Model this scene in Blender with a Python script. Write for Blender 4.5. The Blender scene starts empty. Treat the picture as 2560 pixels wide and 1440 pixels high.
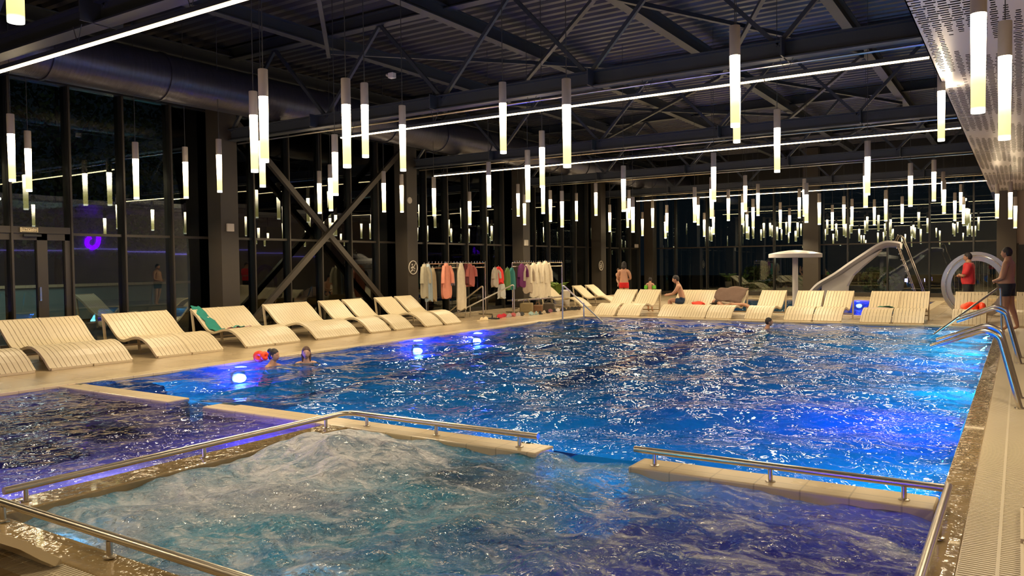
import bpy, math, random
import numpy as np
from mathutils import Vector, Matrix
random.seed(7); RNG = np.random.RandomState(5)
PI = math.pi
sc = bpy.context.scene
COL = sc.collection

# ---------------------------------------------------------------- camera
H = 1.5
F = 1961.3
CAMR = np.array([[0.83947046, -0.00554106, 0.54337707],
                 [0.54325492, 0.03208198, -0.83895461],
                 [-0.01278392, 0.99946988, 0.02994209]])
cd = bpy.data.cameras.new('camera'); cam = bpy.data.objects.new('camera', cd); COL.objects.link(cam)
cam.matrix_world = Matrix.Translation((0, 0, H)) @ Matrix([list(r) for r in CAMR]).to_4x4()
cd.sensor_width = 36; cd.lens = 36 * F / 2560; cd.clip_start = 0.05; cd.clip_end = 300
sc.camera = cam
# ---------------------------------------------------------------- world, exposure
w = bpy.data.worlds.new('night_sky'); sc.world = w; w.use_nodes = True
bg = w.node_tree.nodes['Background']; bg.inputs[0].default_value = (0.10, 0.17, 0.24, 1); bg.inputs[1].default_value = 0.022
sc.view_settings.view_transform = 'Standard'; sc.view_settings.look = 'None'
sc.view_settings.gamma = 1; sc.view_settings.use_curve_mapping = False
sc.view_settings.exposure = 0.14
sc.cycles.transparent_max_bounces = 16
sc.cycles.adaptive_threshold = 0.03; sc.cycles.max_bounces = 6; sc.cycles.diffuse_bounces = 3; sc.cycles.glossy_bounces = 4; sc.cycles.transmission_bounces = 6
sc.cycles.caustics_reflective = False; sc.cycles.caustics_refractive = False
LAMP_S = 30.0      # glow of the pendant tubes near their bulb
STRIP_S = 9.0
SPOT_W = 40.0      # light thrown down through the end of each tube

def ray(x, y): return CAMR @ np.array([(x - 1280) / F, -(y - 720) / F, -1.0])
def onz(x, y, z=0.0):
    r = ray(x, y); t = (z - H) / r[2]; return Vector((r[0] * t, r[1] * t, z))
def onx(x, y, X):
    r = ray(x, y); t = X / r[0]; return Vector((X, r[1] * t, H + r[2] * t))
def ony(x, y, Y):
    r = ray(x, y); t = Y / r[1]; return Vector((r[0] * t, Y, H + r[2] * t))
def ond(x, y, d):
    r = ray(x, y); return Vector((r[0] * d, r[1] * d, H + r[2] * d))

# ---------------------------------------------------------------- materials
def nm(name):
    m = bpy.data.materials.new(name); m.use_nodes = True; return m, m.node_tree.nodes, m.node_tree.links, m.node_tree.nodes['Principled BSDF']
def mat(name, col, rough=0.5, metal=0.0, var=0.0, scale=8.0, bump=0.0, bscale=40.0, coat=0.0, stretch=None):
    m, n, l, b = nm(name)
    b.inputs['Base Color'].default_value = (*col, 1); b.inputs['Roughness'].default_value = rough
    b.inputs['Metallic'].default_value = metal; b.inputs['Coat Weight'].default_value = coat
    tc = n.new('ShaderNodeTexCoord'); src = tc.outputs['Object']
    if stretch:
        mp = n.new('ShaderNodeMapping'); mp.inputs['Scale'].default_value = stretch; l.new(src, mp.inputs[0]); src = mp.outputs[0]
    if var:
        t = n.new('ShaderNodeTexNoise'); t.inputs['Scale'].default_value = scale; t.inputs['Detail'].default_value = 4; l.new(src, t.inputs[0])
        r = n.new('ShaderNodeMapRange'); r.inputs[1].default_value = .3; r.inputs[2].default_value = .7
        r.inputs[3].default_value = 1 - var; r.inputs[4].default_value = 1 + var; l.new(t.outputs[0], r.inputs[0])
        x = n.new('ShaderNodeVectorMath'); x.operation = 'SCALE'; x.inputs[0].default_value = col; l.new(r.outputs[0], x.inputs['Scale']); l.new(x.outputs[0], b.inputs['Base Color'])
    if bump:
        t = n.new('ShaderNodeTexNoise'); t.inputs['Scale'].default_value = bscale; l.new(src, t.inputs[0])
        u = n.new('ShaderNodeBump'); u.inputs['Strength'].default_value = bump; u.inputs['Distance'].default_value = .02; l.new(t.outputs[0], u.inputs['Height']); l.new(u.outputs[0], b.inputs['Normal'])
    return m
def emis(name, col, s):
    m, n, l, b = nm(name); b.inputs['Base Color'].default_value = (0, 0, 0, 1)
    b.inputs['Emission Color'].default_value = (*col, 1); b.inputs['Emission Strength'].default_value = s; return m
def tiles(name, c1, c2, grout, size, rough=0.3, bump=0.3, wet=0.0, aspect=1.0, var=.0):
    m, n, l, b = nm(name)
    tc = n.new('ShaderNodeTexCoord'); br = n.new('ShaderNodeTexBrick'); br.offset = 0; br.squash = 1
    br.inputs['Scale'].default_value = 1; br.inputs['Brick Width'].default_value = size; br.inputs['Row Height'].default_value = size * aspect
    br.inputs['Mortar Size'].default_value = size * .02; br.inputs['Color1'].default_value = (*c1, 1); br.inputs['Color2'].default_value = (*c2, 1); br.inputs['Mortar'].default_value = (*grout, 1)
    l.new(tc.outputs['Object'], br.inputs[0]); l.new(br.outputs['Color'], b.inputs['Base Color'])
    no = n.new('ShaderNodeTexNoise'); no.inputs['Scale'].default_value = 1.3; no.inputs['Detail'].default_value = 5; l.new(tc.outputs['Object'], no.inputs[0])
    mr = n.new('ShaderNodeMapRange'); mr.inputs[3].default_value = max(0.02, rough - wet); mr.inputs[4].default_value = rough + wet; l.new(no.outputs[0], mr.inputs[0]); l.new(mr.outputs[0], b.inputs['Roughness'])
    bu = n.new('ShaderNodeBump'); bu.inputs['Strength'].default_value = bump; bu.inputs['Distance'].default_value = .01; l.new(br.outputs['Fac'], bu.inputs['Height']); bu.invert = True; l.new(bu.outputs[0], b.inputs['Normal'])
    return m
def glass(name, tint, ior, rough=0.0):
    m, n, l, b = nm(name); n.remove(b); o = n['Material Output']
    f = n.new('ShaderNodeFresnel'); f.inputs[0].default_value = ior
    t = n.new('ShaderNodeBsdfTransparent'); t.inputs[0].default_value = (*tint, 1); g = n.new('ShaderNodeBsdfGlossy'); g.inputs['Roughness'].default_value = rough
    g.inputs[0].default_value = (.92, 1, .97, 1)
    x = n.new('ShaderNodeMixShader'); l.new(f.outputs[0], x.inputs[0]); l.new(t.outputs[0], x.inputs[1]); l.new(g.outputs[0], x.inputs[2]); l.new(x.outputs[0], o.inputs[0]); return m
def water(name, tint, bumps, turb=None, foam=None, rough=.03, thru=.30):
    """clear water: Fresnel reflection over refraction; turb = (r,g,b, amount) milky churn, foam = list of (x,y,radius)"""
    m, n, l, b = nm(name); n.remove(b); o = n['Material Output']
    tc = n.new('ShaderNodeTexCoord'); src = tc.outputs['Object']; prev = None
    for sc_, st, dist, strx in bumps:
        mp = n.new('ShaderNodeMapping'); mp.inputs['Scale'].default_value = strx; l.new(src, mp.inputs[0])
        t = n.new('ShaderNodeTexNoise'); t.inputs['Scale'].default_value = sc_; t.inputs['Detail'].default_value = 2; t.inputs['Distortion'].default_value = .6; l.new(mp.outputs[0], t.inputs[0])
        u = n.new('ShaderNodeBump'); u.inputs['Strength'].default_value = st; u.inputs['Distance'].default_value = dist; l.new(t.outputs[0], u.inputs['Height'])
        if prev: l.new(prev.outputs[0], u.inputs['Normal'])
        prev = u
    fr = n.new('ShaderNodeFresnel'); fr.inputs[0].default_value = 1.33; l.new(prev.outputs[0], fr.inputs['Normal'])
    tr = n.new('ShaderNodeBsdfRefraction'); tr.inputs[0].default_value = (*tint, 1); tr.inputs['IOR'].default_value = 1.33; tr.inputs['Roughness'].default_value = .0; l.new(prev.outputs[0], tr.inputs['Normal'])
    gl = n.new('ShaderNodeBsdfGlossy'); gl.inputs['Roughness'].default_value = rough; l.new(prev.outputs[0], gl.inputs['Normal'])
    tp = n.new('ShaderNodeBsdfTransparent'); tp.inputs[0].default_value = (*tint, 1); tm = n.new('ShaderNodeMixShader'); tm.inputs[0].default_value = thru; l.new(tr.outputs[0], tm.inputs[1]); l.new(tp.outputs[0], tm.inputs[2]); tr = tm
    base = tr
    def noise(scale, detail=5, dist=0., str_=(1, 1, 1)):
        mp = n.new('ShaderNodeMapping'); mp.inputs['Scale'].default_value = str_; l.new(src, mp.inputs[0])
        t = n.new('ShaderNodeTexNoise'); t.inputs['Scale'].default_value = scale; t.inputs['Detail'].default_value = detail; t.inputs['Distortion'].default_value = dist; l.new(mp.outputs[0], t.inputs[0]); return t.outputs[0]
    def rng(s, a, b_, c, d):
        r = n.new('ShaderNodeMapRange'); r.inputs[1].default_value = a; r.inputs[2].default_value = b_; r.inputs[3].default_value = c; r.inputs[4].default_value = d; l.new(s, r.inputs[0]); return r.outputs[0]
    def mth(op, a, b_):
        x = n.new('ShaderNodeMath'); x.operation = op; x.use_clamp = True
        for i, v in enumerate((a, b_)):
            if isinstance(v, (int, float)): x.inputs[i].default_value = v
            else: l.new(v, x.inputs[i])
        return x.outputs[0]
    def blob(x, y, rad):
        d = n.new('ShaderNodeVectorMath'); d.operation = 'DISTANCE'; s = n.new('ShaderNodeVectorMath'); s.operation = 'MULTIPLY'; s.inputs[1].default_value = (1, 1, 0); l.new(src, s.inputs[0]); l.new(s.outputs[0], d.inputs[0]); d.inputs[1].default_value = (x, y, 0)
        return rng(d.outputs['Value'], 0, rad, 1, 0)
    if turb:
        df = n.new('ShaderNodeBsdfDiffuse'); l.new(prev.outputs[0], df.inputs['Normal'])
        cr = n.new('ShaderNodeMix'); cr.data_type = 'RGBA'; cr.inputs[6].default_value = (*turb[0], 1); cr.inputs[7].default_value = (*turb[1], 1)
        l.new(rng(noise(1.0, 4, .8), .38, .62, 0, 1), cr.inputs[0]); l.new(cr.outputs[2], df.inputs[0])
        mx = n.new('ShaderNodeMixShader'); fac = rng(noise(1.6, 6, 1.2), .35, .65, turb[2], turb[3])
        for x, y, rad, k in turb[4]: fac = mth('ADD', fac, mth('MULTIPLY', blob(x, y, rad), k)) if k > 0 else mth('SUBTRACT', fac, mth('MULTIPLY', blob(x, y, rad), -k))
        l.new(fac, mx.inputs[0]); l.new(tr.outputs[0], mx.inputs[1]); l.new(df.outputs[0], mx.inputs[2]); base = mx
    x = n.new('ShaderNodeMixShader'); l.new(fr.outputs[0], x.inputs[0]); l.new(base.outputs[0], x.inputs[1]); l.new(gl.outputs[0], x.inputs[2]); last = x
    if foam:
        fd = n.new('ShaderNodeBsdfDiffuse'); fd.inputs[0].default_value = (*foam[0], 1); l.new(prev.outputs[0], fd.inputs['Normal'])
        fac = rng(noise(foam[1], 8, 2.2, foam[2]), foam[3], foam[4], 0, foam[5])
        fine = rng(noise(26, 5, .5), .56, .66, 0, foam[7]); fac = mth('ADD', fac, fine)
        for bx, by, rad, k in foam[6]: fac = mth('ADD', fac, mth('MULTIPLY', mth('MULTIPLY', blob(bx, by, rad), k), rng(noise(5, 7, 1.), .35, .6, .2, 1)))
        y = n.new('ShaderNodeMixShader'); l.new(fac, y.inputs[0]); l.new(x.outputs[0], y.inputs[1]); l.new(fd.outputs[0], y.inputs[2]); last = y
    l.new(last.outputs[0], o.inputs[0]); return m

M = {}
ords = ['first', 'second', 'third', 'fourth', 'fifth', 'sixth', 'seventh', 'eighth', 'ninth', 'tenth', 'eleventh', 'twelfth']
M['deck'] = tiles('deck_tile', (.47, .36, .215), (.44, .335, .20), (.36, .27, .16), .6, .24, .10, .12)
M['rim'] = mat('wet_rim', (.30, .215, .105), .10, 0, .22, 3, .35, 14, coat=.5)
M['coping'] = tiles('coping_tile', (.60, .48, .29), (.57, .45, .27), (.42, .33, .2), .3, .3, .2, .08)
M['basin'] = tiles('blue_basin_tile', (.008, .34, .56), (.010, .37, .60), (.006, .26, .46), .15, .35, .2)
M['basinwall'] = tiles('pale_basin_tile', (.30, .33, .52), (.26, .30, .50), (.2, .24, .4), .15, .35, .2)
M['shelf'] = tiles('pale_shelf_tile', (.42, .46, .62), (.40, .44, .60), (.3, .33, .5), .15, .35, .2)
M['lane'] = tiles('dark_lane_tile', (.004, .02, .14), (.006, .03, .17), (.004, .02, .12), .15, .35, .2)
M['lilac'] = tiles('lilac_floor_tile', (.30, .28, .52), (.27, .26, .50), (.2, .2, .42), .1, .35, .2)
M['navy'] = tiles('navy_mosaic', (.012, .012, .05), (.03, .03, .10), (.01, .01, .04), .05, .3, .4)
M['whirlfloor'] = tiles('whirlpool_tile', (.03, .22, .36), (.035, .25, .40), (.02, .18, .3), .1, .35, .2)
M['violet'] = tiles('violet_lit_mosaic', (.09, .05, .46), (.11, .06, .52), (.06, .03, .36), .05, .3, .4)  # dark mosaic with violet light put into its colour
M['steel'] = mat('stainless_steel', (.62, .56, .46), .22, 1.0, .06, 30)
M['steelb'] = mat('brushed_rail_steel', (.55, .50, .42), .28, 1.0, .05, 60, stretch=(1, 1, 8))
M['cream'] = mat('cream_resin', (.62, .52, .34), .42, 0, .03, 3, .04, 60)
M['brown'] = mat('brown_column_paint', (.040, .031, .021), .5, 0, .05, 2)
M['mull'] = mat('dark_mullion_metal', (.020, .019, .017), .35, .3)
M['mullb'] = mat('bronze_frame_metal', (.045, .037, .027), .4, .3)
M['chord'] = mat('dark_truss_paint', (.036, .042, .054), .45, .0, .06, 2)
M['deckroof'] = mat('dark_corrugated_metal', (.070, .072, .092), .4, .3, .12, .6)
M['duct'] = mat('dark_duct_metal', (.060, .058, .078), .38, .6, .15, 3, .2, 9, stretch=(1, 9, 1))
M['white'] = mat('white_lacquer', (.66, .62, .60), .42)
M['soffit'] = mat('white_perforated_metal', (.80, .77, .80), .32, .12, .04, 1)
M['void'] = mat('black_void', (.01, .01, .01), .9)
M['pinkwall'] = mat('warm_plaster', (.40, .33, .28), .8, 0, .05, 3)
M['greywall'] = mat('grey_plaster', (.55, .53, .50), .75, 0, .06, 2)
M['black'] = mat('black_plastic', (.012, .012, .012), .5)
M['offwhite'] = mat('offwhite_plastic', (.55, .50, .42), .5)
M['cap'] = mat('greige_lamp_cap', (.42, .37, .31), .5, 0, .03, 9)
M['wire'] = mat('thin_black_wire', (.04, .04, .04), .6)
M['dgrey'] = mat('night_ground', (.02, .02, .018), .9, 0, .3, 2)
M['leaf'] = mat('leaf_green', (.05, .10, .025), .6, 0, .4, 3)
M['leafb'] = mat('bright_leaf_green', (.16, .24, .03), .6, 0, .3, 3)
M['agave'] = mat('dark_agave_green', (.012, .022, .012), .5, 0, .3, 3)
M['bark'] = mat('tree_bark', (.05, .04, .03), .9, 0, .3, 10)
M['teal'] = mat('teal_slide_plastic', (.02, .30, .38), .4)
M['glass'] = glass('window_glass', (.90, .93, .91), 1.75)
M['lampglass'] = emis('pool_lamp_glass', (.015, .03, 1.0), 800)
M['lampblue'] = emis('pool_lamp_halo_ring', (.01, .02, 1.0), 4)
M['strip'] = emis('led_strip', (1.0, .74, .40), STRIP_S)
M['violetled'] = emis('violet_led', (.35, .25, 1.0), 1.1)
M['logo'] = emis('violet_sign_glow', (.16, .0, 1.0), 9.0)
M['exit'] = mat('exit_sign_face', (.75, .62, .36), .5)
def tube_mat():
    m, n, l, b = nm('glowing_frosted_tube'); b.inputs['Base Color'].default_value = (.5, .5, .45, 1); b.inputs['Roughness'].default_value = .4
    tc = n.new('ShaderNodeTexCoord'); s = n.new('ShaderNodeSeparateXYZ'); l.new(tc.outputs['Object'], s.inputs[0])
    r = n.new('ShaderNodeValToRGB'); e = r.color_ramp.elements
    mr = n.new('ShaderNodeMapRange'); mr.inputs[1].default_value = 0; mr.inputs[2].default_value = .71; l.new(s.outputs[2], mr.inputs[0]); l.new(mr.outputs[0], r.inputs[0])
    e[0].position = 0; e[0].color = (1, .95, .75, 1); e[1].position = 1; e[1].color = (1, .76, .46, 1)
    for p, c in ((.03, (1, .92, .66, 1)), (.06, (1, .80, .24, 1)), (.30, (1, .82, .30, 1)), (.5, (1, .80, .52, 1))):
        k = e.new(p); k.color = c
    f = n.new('ShaderNodeValToRGB'); g = f.color_ramp.elements; l.new(mr.outputs[0], f.inputs[0])
    g[0].position = 0; g[0].color = (.13,) * 3 + (1,); g[1].position = 1; g[1].color = (1, 1, 1, 1)
    for p, v in ((.03, .10), (.06, .046), (.28, .052), (.42, .09), (.6, .28), (.85, .85)):
        k = g.new(p); k.color = (v, v, v, 1)
    x = n.new('ShaderNodeMath'); x.operation = 'MULTIPLY'; x.inputs[1].default_value = LAMP_S; l.new(f.outputs[0], x.inputs[0])
    l.new(r.outputs[0], b.inputs['Emission Color']); l.new(x.outputs[0], b.inputs['Emission Strength']); return m
M['tube'] = tube_mat()
_cm = {}
def cm(col, rough=.8, b=0.0):
    k = (col, rough)
    if k not in _cm: _cm[k] = mat('cloth_%d' % len(_cm), col, rough, 0, .06, 12, .15, 80)
    return _cm[k]

# ---------------------------------------------------------------- mesh helper
class MB:
    def __init__(s): s.v = []; s.f = []
    def add(s, v, f):
        o = len(s.v); s.v += [tuple(p) for p in v]; s.f += [tuple(i + o for i in q) for q in f]; return s
    def box(s, a, b):
        x0, y0, z0 = a; x1, y1, z1 = b
        return s.add([(x0, y0, z0), (x1, y0, z0), (x1, y1, z0), (x0, y1, z0), (x0, y0, z1), (x1, y0, z1), (x1, y1, z1), (x0, y1, z1)],
                     [(0, 3, 2, 1), (4, 5, 6, 7), (0, 1, 5, 4), (1, 2, 6, 5), (2, 3, 7, 6), (3, 0, 4, 7)])
    def sweep(s, pts, prof, cap=True, closed=False):
        """prof: list of (a,b) offsets; or function i-> list"""
        pts = [Vector(p) for p in pts]; N = len(pts); rings = []
        up0 = Vector((0, 0, 1)); prevn = None
        for i, p in enumerate(pts):
            if closed: t = pts[(i + 1) % N] - pts[i - 1]
            else: t = pts[min(i + 1, N - 1)] - pts[max(i - 1, 0)]
            t.normalize()
            if prevn is None:
                a = up0 if abs(t.z) < .95 else Vector((0, 1, 0)); u = t.cross(a).normalized()
            else:
                u = (prevn - t * prevn.dot(t)).normalized()
            prevn = u; vv = u.cross(t).normalized()
            pr = prof(i) if callable(prof) else prof
            rings.append([p + u * a_ + vv * b_ for a_, b_ in pr])
        k = len(rings[0]); V = [q for r in rings for q in r]; Fc = []
        for i in range(N if closed else N - 1):
            j = (i + 1) % N
            for a in range(k): b = (a + 1) % k; Fc.append((i * k + a, i * k + b, j * k + b, j * k + a))
        if cap and not closed: Fc += [tuple(range(k))[::-1], tuple((N - 1) * k + a for a in range(k))]
        return s.add(V, Fc)
    def tube(s, pts, r, n=10, closed=False):
        f = (lambda i: [(math.cos(a * 2 * PI / n) * r[i], math.sin(a * 2 * PI / n) * r[i]) for a in range(n)]) if isinstance(r, (list, tuple)) else [(math.cos(a * 2 * PI / n) * r, math.sin(a * 2 * PI / n) * r) for a in range(n)]
        return s.sweep(pts, f, closed=closed)
    def bar(s, p, q, w, h): return s.sweep([p, q], [(-w / 2, -h / 2), (w / 2, -h / 2), (w / 2, h / 2), (-w / 2, h / 2)])
    def lathe(s, prof, n=24, c=(0, 0, 0)):
        V = []; Fc = []
        for r, z in prof:
            for a in range(n): V.append((c[0] + r * math.cos(2 * PI * a / n), c[1] + r * math.sin(2 * PI * a / n), c[2] + z))
        for i in range(len(prof) - 1):
            for a in range(n): b = (a + 1) % n; Fc.append((i * n + a, i * n + b, (i + 1) * n + b, (i + 1) * n + a))
        Fc += [tuple(range(n))[::-1], tuple((len(prof) - 1) * n + a for a in range(n))]
        return s.add(V, Fc)
    def ball(s, c, r, n=14, m=9):
        r = r if isinstance(r, (tuple, list)) else (r, r, r)
        V = [(c[0], c[1], c[2] - r[2])]; Fc = []
        for i in range(1, m):
            t = PI * i / m - PI / 2
            for a in range(n): u = 2 * PI * a / n; V.append((c[0] + r[0] * math.cos(t) * math.cos(u), c[1] + r[1] * math.cos(t) * math.sin(u), c[2] + r[2] * math.sin(t)))
        V.append((c[0], c[1], c[2] + r[2])); L = len(V) - 1
        for a in range(n):
            b = (a + 1) % n; Fc.append((0, 1 + b, 1 + a)); Fc.append((L, L - n + a, L - n + b))
            for i in range(m - 2): Fc.append((1 + i * n + a, 1 + i * n + b, 1 + (i + 1) * n + b, 1 + (i + 1) * n + a))
        return s.add(V, Fc)
    def poly(s, pts, z0, z1):
        n = len(pts); V = [(p[0], p[1], z0) for p in pts] + [(p[0], p[1], z1) for p in pts]
        return s.add(V, [tuple(range(n))[::-1], tuple(range(n, 2 * n))] + [(i, (i + 1) % n, n + (i + 1) % n, n + i) for i in range(n)])
    def mesh(s, name):
        m = bpy.data.meshes.new(name); m.from_pydata(s.v, [], s.f); m.update(); return m
    def build(s, name, mt, parent=None, smooth=False, bevel=0, loc=None):
        o = bpy.data.objects.new(name, s.mesh(name)); COL.objects.link(o)
        if mt: o.data.materials.append(mt)
        if smooth:
            for p in o.data.polygons: p.use_smooth = True
            try: o.data.set_sharp_from_angle(angle=.7)
            except Exception: pass
        if bevel:
            b = o.modifiers.new('bevel', 'BEVEL'); b.width = bevel; b.segments = 2; b.limit_method = 'ANGLE'
        if parent: o.parent = parent
        if loc: o.location = loc
        return o
def tag(o, label=None, cat=None, group=None, kind=None):
    if label: o['label'] = label
    if cat: o['category'] = cat
    if group: o['group'] = group
    if kind: o['kind'] = kind
    return o
def thing(name, label, cat, loc=(0, 0, 0), rz=0, group=None, kind=None):
    o = bpy.data.objects.new(name, None); COL.objects.link(o); o.location = loc; o.rotation_euler = (0, 0, rz); o.empty_display_size = .1
    return tag(o, label, cat, group, kind)
def struct(name): return thing(name, None, None, kind='structure')
def dup(root, loc, rz=None, label=None, group=None):
    r = root.copy(); COL.objects.link(r); r.location = loc
    if rz is not None: r.rotation_euler = (0, 0, rz)
    if label: r['label'] = label
    if group: r['group'] = group
    for ch in root.children:
        c = ch.copy(); COL.objects.link(c); c.parent = r
        for g in ch.children:
            d = g.copy(); COL.objects.link(d); d.parent = c
    return r
def area(name, loc, size, power, col, rot=(0, 0, 0), sy=None):
    l = bpy.data.lights.new(name, 'AREA'); l.energy = power; l.color = col; l.size = size
    if sy: l.shape = 'RECTANGLE'; l.size_y = sy
    o = bpy.data.objects.new(name, l); COL.objects.link(o); o.location = loc; o.rotation_euler = rot; return o
def point(name, loc, power, col, r=.05, parent=None):
    l = bpy.data.lights.new(name, 'POINT'); l.energy = power; l.color = col; l.shadow_soft_size = r
    o = bpy.data.objects.new(name, l); COL.objects.link(o); o.location = loc
    if parent: o.parent = parent
    return o

# ---------------------------------------------------------------- setting
WX, BY = -15.0, 35.0           # glass wall on the left, glass wall at the back
PX0, PX1, PY1 = -10.42, -.42, 19.9   # main pool
WY = 5.45                      # low wall between the main pool and the two near pools
FY = 2.28                      # near edge of the near pools
PARTX = -5.42
# floor deck, as slabs around the basins
fl = struct('floor')
KX0, KX1, KY0, KY1 = -9.3, -2.5, 22.9, 31.5   # children's pool
for i, (a, b) in enumerate([((WX, -4, -.3), (PX0 - .02, KY0 - .02, 0)), ((PX0 - .02, PY1 + .02, -.3), (6, KY0 - .02, 0)), ((-.25, 2.1, -.3), (-.2, 19.9, -.001)), ((.08, 1.9, -.3), (6, PY1, 0)), ((PX0 - .02, -4, -.3), (6, 1.88, 0)),
                            ((WX, KY0 - .02, -.3), (KX0 - .02, BY, 0)), ((KX1 + .02, KY0 - .02, -.3), (6, BY, 0)), ((KX0 - .02, KY1 + .02, -.3), (KX1 + .02, BY, 0))]):
    MB().box(a, b).build('deck_slab', M['deck'], fl)
# coping strips
cp = struct('trim_1')
MB().box((PX0 - .30, FY - .2, -.03), (PX0, PY1 + .3, .012)).build('coping_strip', M['coping'], cp, bevel=.006)
MB().box((PX0, PY1, -.03), (PX1 + .2, PY1 + .14, .012)).build('coping_strip', M['coping'], cp, bevel=.006)
for a, b in [((KX0 - .3, KY0 - .3), (KX1 + .3, KY0)), ((KX0 - .3, KY1), (KX1 + .3, KY1 + .3)), ((KX0 - .3, KY0), (KX0, KY1)), ((KX1, KY0), (KX1 + .3, KY1))]:
    MB().box((*a, -.03), (*b, .012)).build('coping_strip', M['coping'], cp, bevel=.006)
MB().box((KX1 + .3, 31.9, 0), (6, BY - .1, .10)).build('coping_strip', M['coping'], cp, bevel=.006)
# wet overflow rims
rm = struct('trim_2')
MB().box((PX1, FY - .2, -.035), (-.25, PY1, -.012)).build('overflow_rim', M['rim'], rm, bevel=.008)
MB().box((PX0 - .2, FY - .19, -.035), (PX1, FY + .03, -.008)).build('overflow_rim', M['rim'], rm, bevel=.008)
# basin
bs = struct('pool_basin')
D = -1.25
MB().box((PX0, WY, D - .2), (PX1, PY1, D)).build('basin_floor', M['basin'], bs)
MB().box((PX0 - .3, FY, D), (PX0, PY1, -.036)).build('basin_wall', M['basinwall'], bs)
MB().box((PX0, PY1, D), (PX1, PY1 + .14, -.036)).build('basin_wall', M['basinwall'], bs)
MB().box((PX1, FY, D), (PX1 + .2, PY1, -.036)).build('basin_wall', M['basinwall'], bs)
MB().box((PX0, FY - .2, D), (PX1, FY, -.036)).build('basin_wall', M['basinwall'], bs)
MB().box((PX0, FY, -.55), (PARTX - .15, WY - .1, -.30)).build('wading_floor', M['lilac'], bs)
MB().box((PARTX + .1, FY, -.95), (PX1, WY - .1, -.75)).build('whirlpool_floor', M['whirlfloor'], bs)
MB().box((-8.1, WY - .1, -.9), (-7.45, WY + .25, -.36)).build('basin_step', M['lilac'], bs)
MB().box((-3.2, WY - .1, -1.25), (-2.42, WY + .25, -.75)).build('basin_step', M['whirlfloor'], bs)
MB().box((PX0, WY + .13, -1.25), (-9.95, PY1, -.34)).build('basin_step', M['shelf'], bs)  # pale shelf added to catch light and brighten the left edge
MB().box((PX0, PY1 - .5, -1.25), (PX1, PY1, -.34)).build('basin_step', M['shelf'], bs)
# dark marks laid in the floors
def patch(name, pix, z, m):
    MB().poly([onz(x, y, z)[:2] for x, y in pix], z, z + .012).build(name, m, bs)
for pts in [((-8.3, 6.4), (-8.0, 6.4), (-7.9, 19.6), (-8.3, 19.6)), ((-5.9, 9.5), (-5.35, 9.4), (-5.1, 19.6), (-5.8, 19.6))]:
    MB().poly(pts, D, D + .01).build('lane_line', M['lane'], bs)
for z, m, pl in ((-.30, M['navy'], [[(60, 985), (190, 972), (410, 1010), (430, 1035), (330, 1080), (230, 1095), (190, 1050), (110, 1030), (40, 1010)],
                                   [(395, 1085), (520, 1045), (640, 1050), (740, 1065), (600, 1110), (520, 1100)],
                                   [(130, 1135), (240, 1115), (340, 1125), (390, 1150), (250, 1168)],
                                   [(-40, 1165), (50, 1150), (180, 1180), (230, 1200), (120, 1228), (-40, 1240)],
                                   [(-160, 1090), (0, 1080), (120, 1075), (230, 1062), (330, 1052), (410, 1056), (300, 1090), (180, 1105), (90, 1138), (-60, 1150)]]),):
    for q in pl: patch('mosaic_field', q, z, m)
MB().box((-4.1, 4.35, -.75), (-3.2, WY - .12, -.34)).build('seat_step', M['navy'], bs, bevel=.02)
MB().box((-2.42, 3.4, -.75), (PX1, WY - .12, -.42)).build('seat_step', M['violet'], bs, bevel=.02)
# low walls
lw = struct('low_pool_walls')
for a, b in [((PX0, WY - .17, -.9), (-8.1, WY + .13, .0)), ((-7.45, WY - .17, -1.3), (-3.22, WY + .13, .0)), ((-2.42, WY - .17, -1.3), (PX1, WY + .13, .0)), ((PARTX - .14, FY, -.95), (PARTX + .15, WY - .17, .0))]:
    MB().box(a, b).build('low_wall', M['coping'] if a[1] > 3 else M['rim'], lw, bevel=.012)

# water surfaces: waves are real relief, the finest ripples a bump
def waves(X, Y, comps):
    Z = np.zeros_like(X)
    for k, th, a, ph in comps: Z += a * np.sin(k * (X * math.cos(th) + Y * math.sin(th)) + ph + .6 * np.sin(.9 * X + 1.3 * Y + ph))
    return Z
def comps(n, lmin, lmax, slope, ang=None):
    out = []
    for i in range(n):
        lam = lmin * (lmax / lmin) ** RNG.rand(); k = 2 * PI / lam
        th = RNG.rand() * 2 * PI if ang is None else ang + RNG.randn() * .8
        out.append((k, th, slope / k / math.sqrt(n) * 1.41, RNG.rand() * 6.3))
    return out
def water_mesh(name, x0, x1, y0, y1, step, z, cmp, m, extra=None):
    nx = int((x1 - x0) / step) + 1; ny = int((y1 - y0) / step) + 1
    gx, gy = np.meshgrid(np.linspace(x0, x1, nx), np.linspace(y0, y1, ny), indexing='ij')
    Z = z + waves(gx, gy, cmp)
    if extra is not None: Z += extra(gx, gy)
    co = np.stack([gx, gy, Z], -1).reshape(-1, 3)
    idx = np.arange(nx * ny).reshape(nx, ny)
    q = np.stack([idx[:-1, :-1], idx[1:, :-1], idx[1:, 1:], idx[:-1, 1:]], -1).reshape(-1, 4)
    me = bpy.data.meshes.new(name); me.vertices.add(len(co)); me.vertices.foreach_set('co', co.ravel())
    me.loops.add(q.size); me.loops.foreach_set('vertex_index', q.ravel()); me.polygons.add(len(q))
    me.polygons.foreach_set('loop_start', np.arange(0, q.size, 4)); me.polygons.foreach_set('loop_total', np.full(len(q), 4))
    me.update(calc_edges=True); me.validate(); me.polygons.foreach_set('use_smooth', np.ones(len(q), bool))
    me.materials.append(m); o = bpy.data.objects.new(name, me); COL.objects.link(o); return o
M['w_main'] = water('main_pool_water', (.62, .88, 1.0), [(4.0, .30, .10, (1, 1, 1))], rough=.0)
M['w_wade'] = water('wading_pool_water', (.86, .90, 1.0), [(6.0, .3, .10, (1, 1, 1))])
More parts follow.
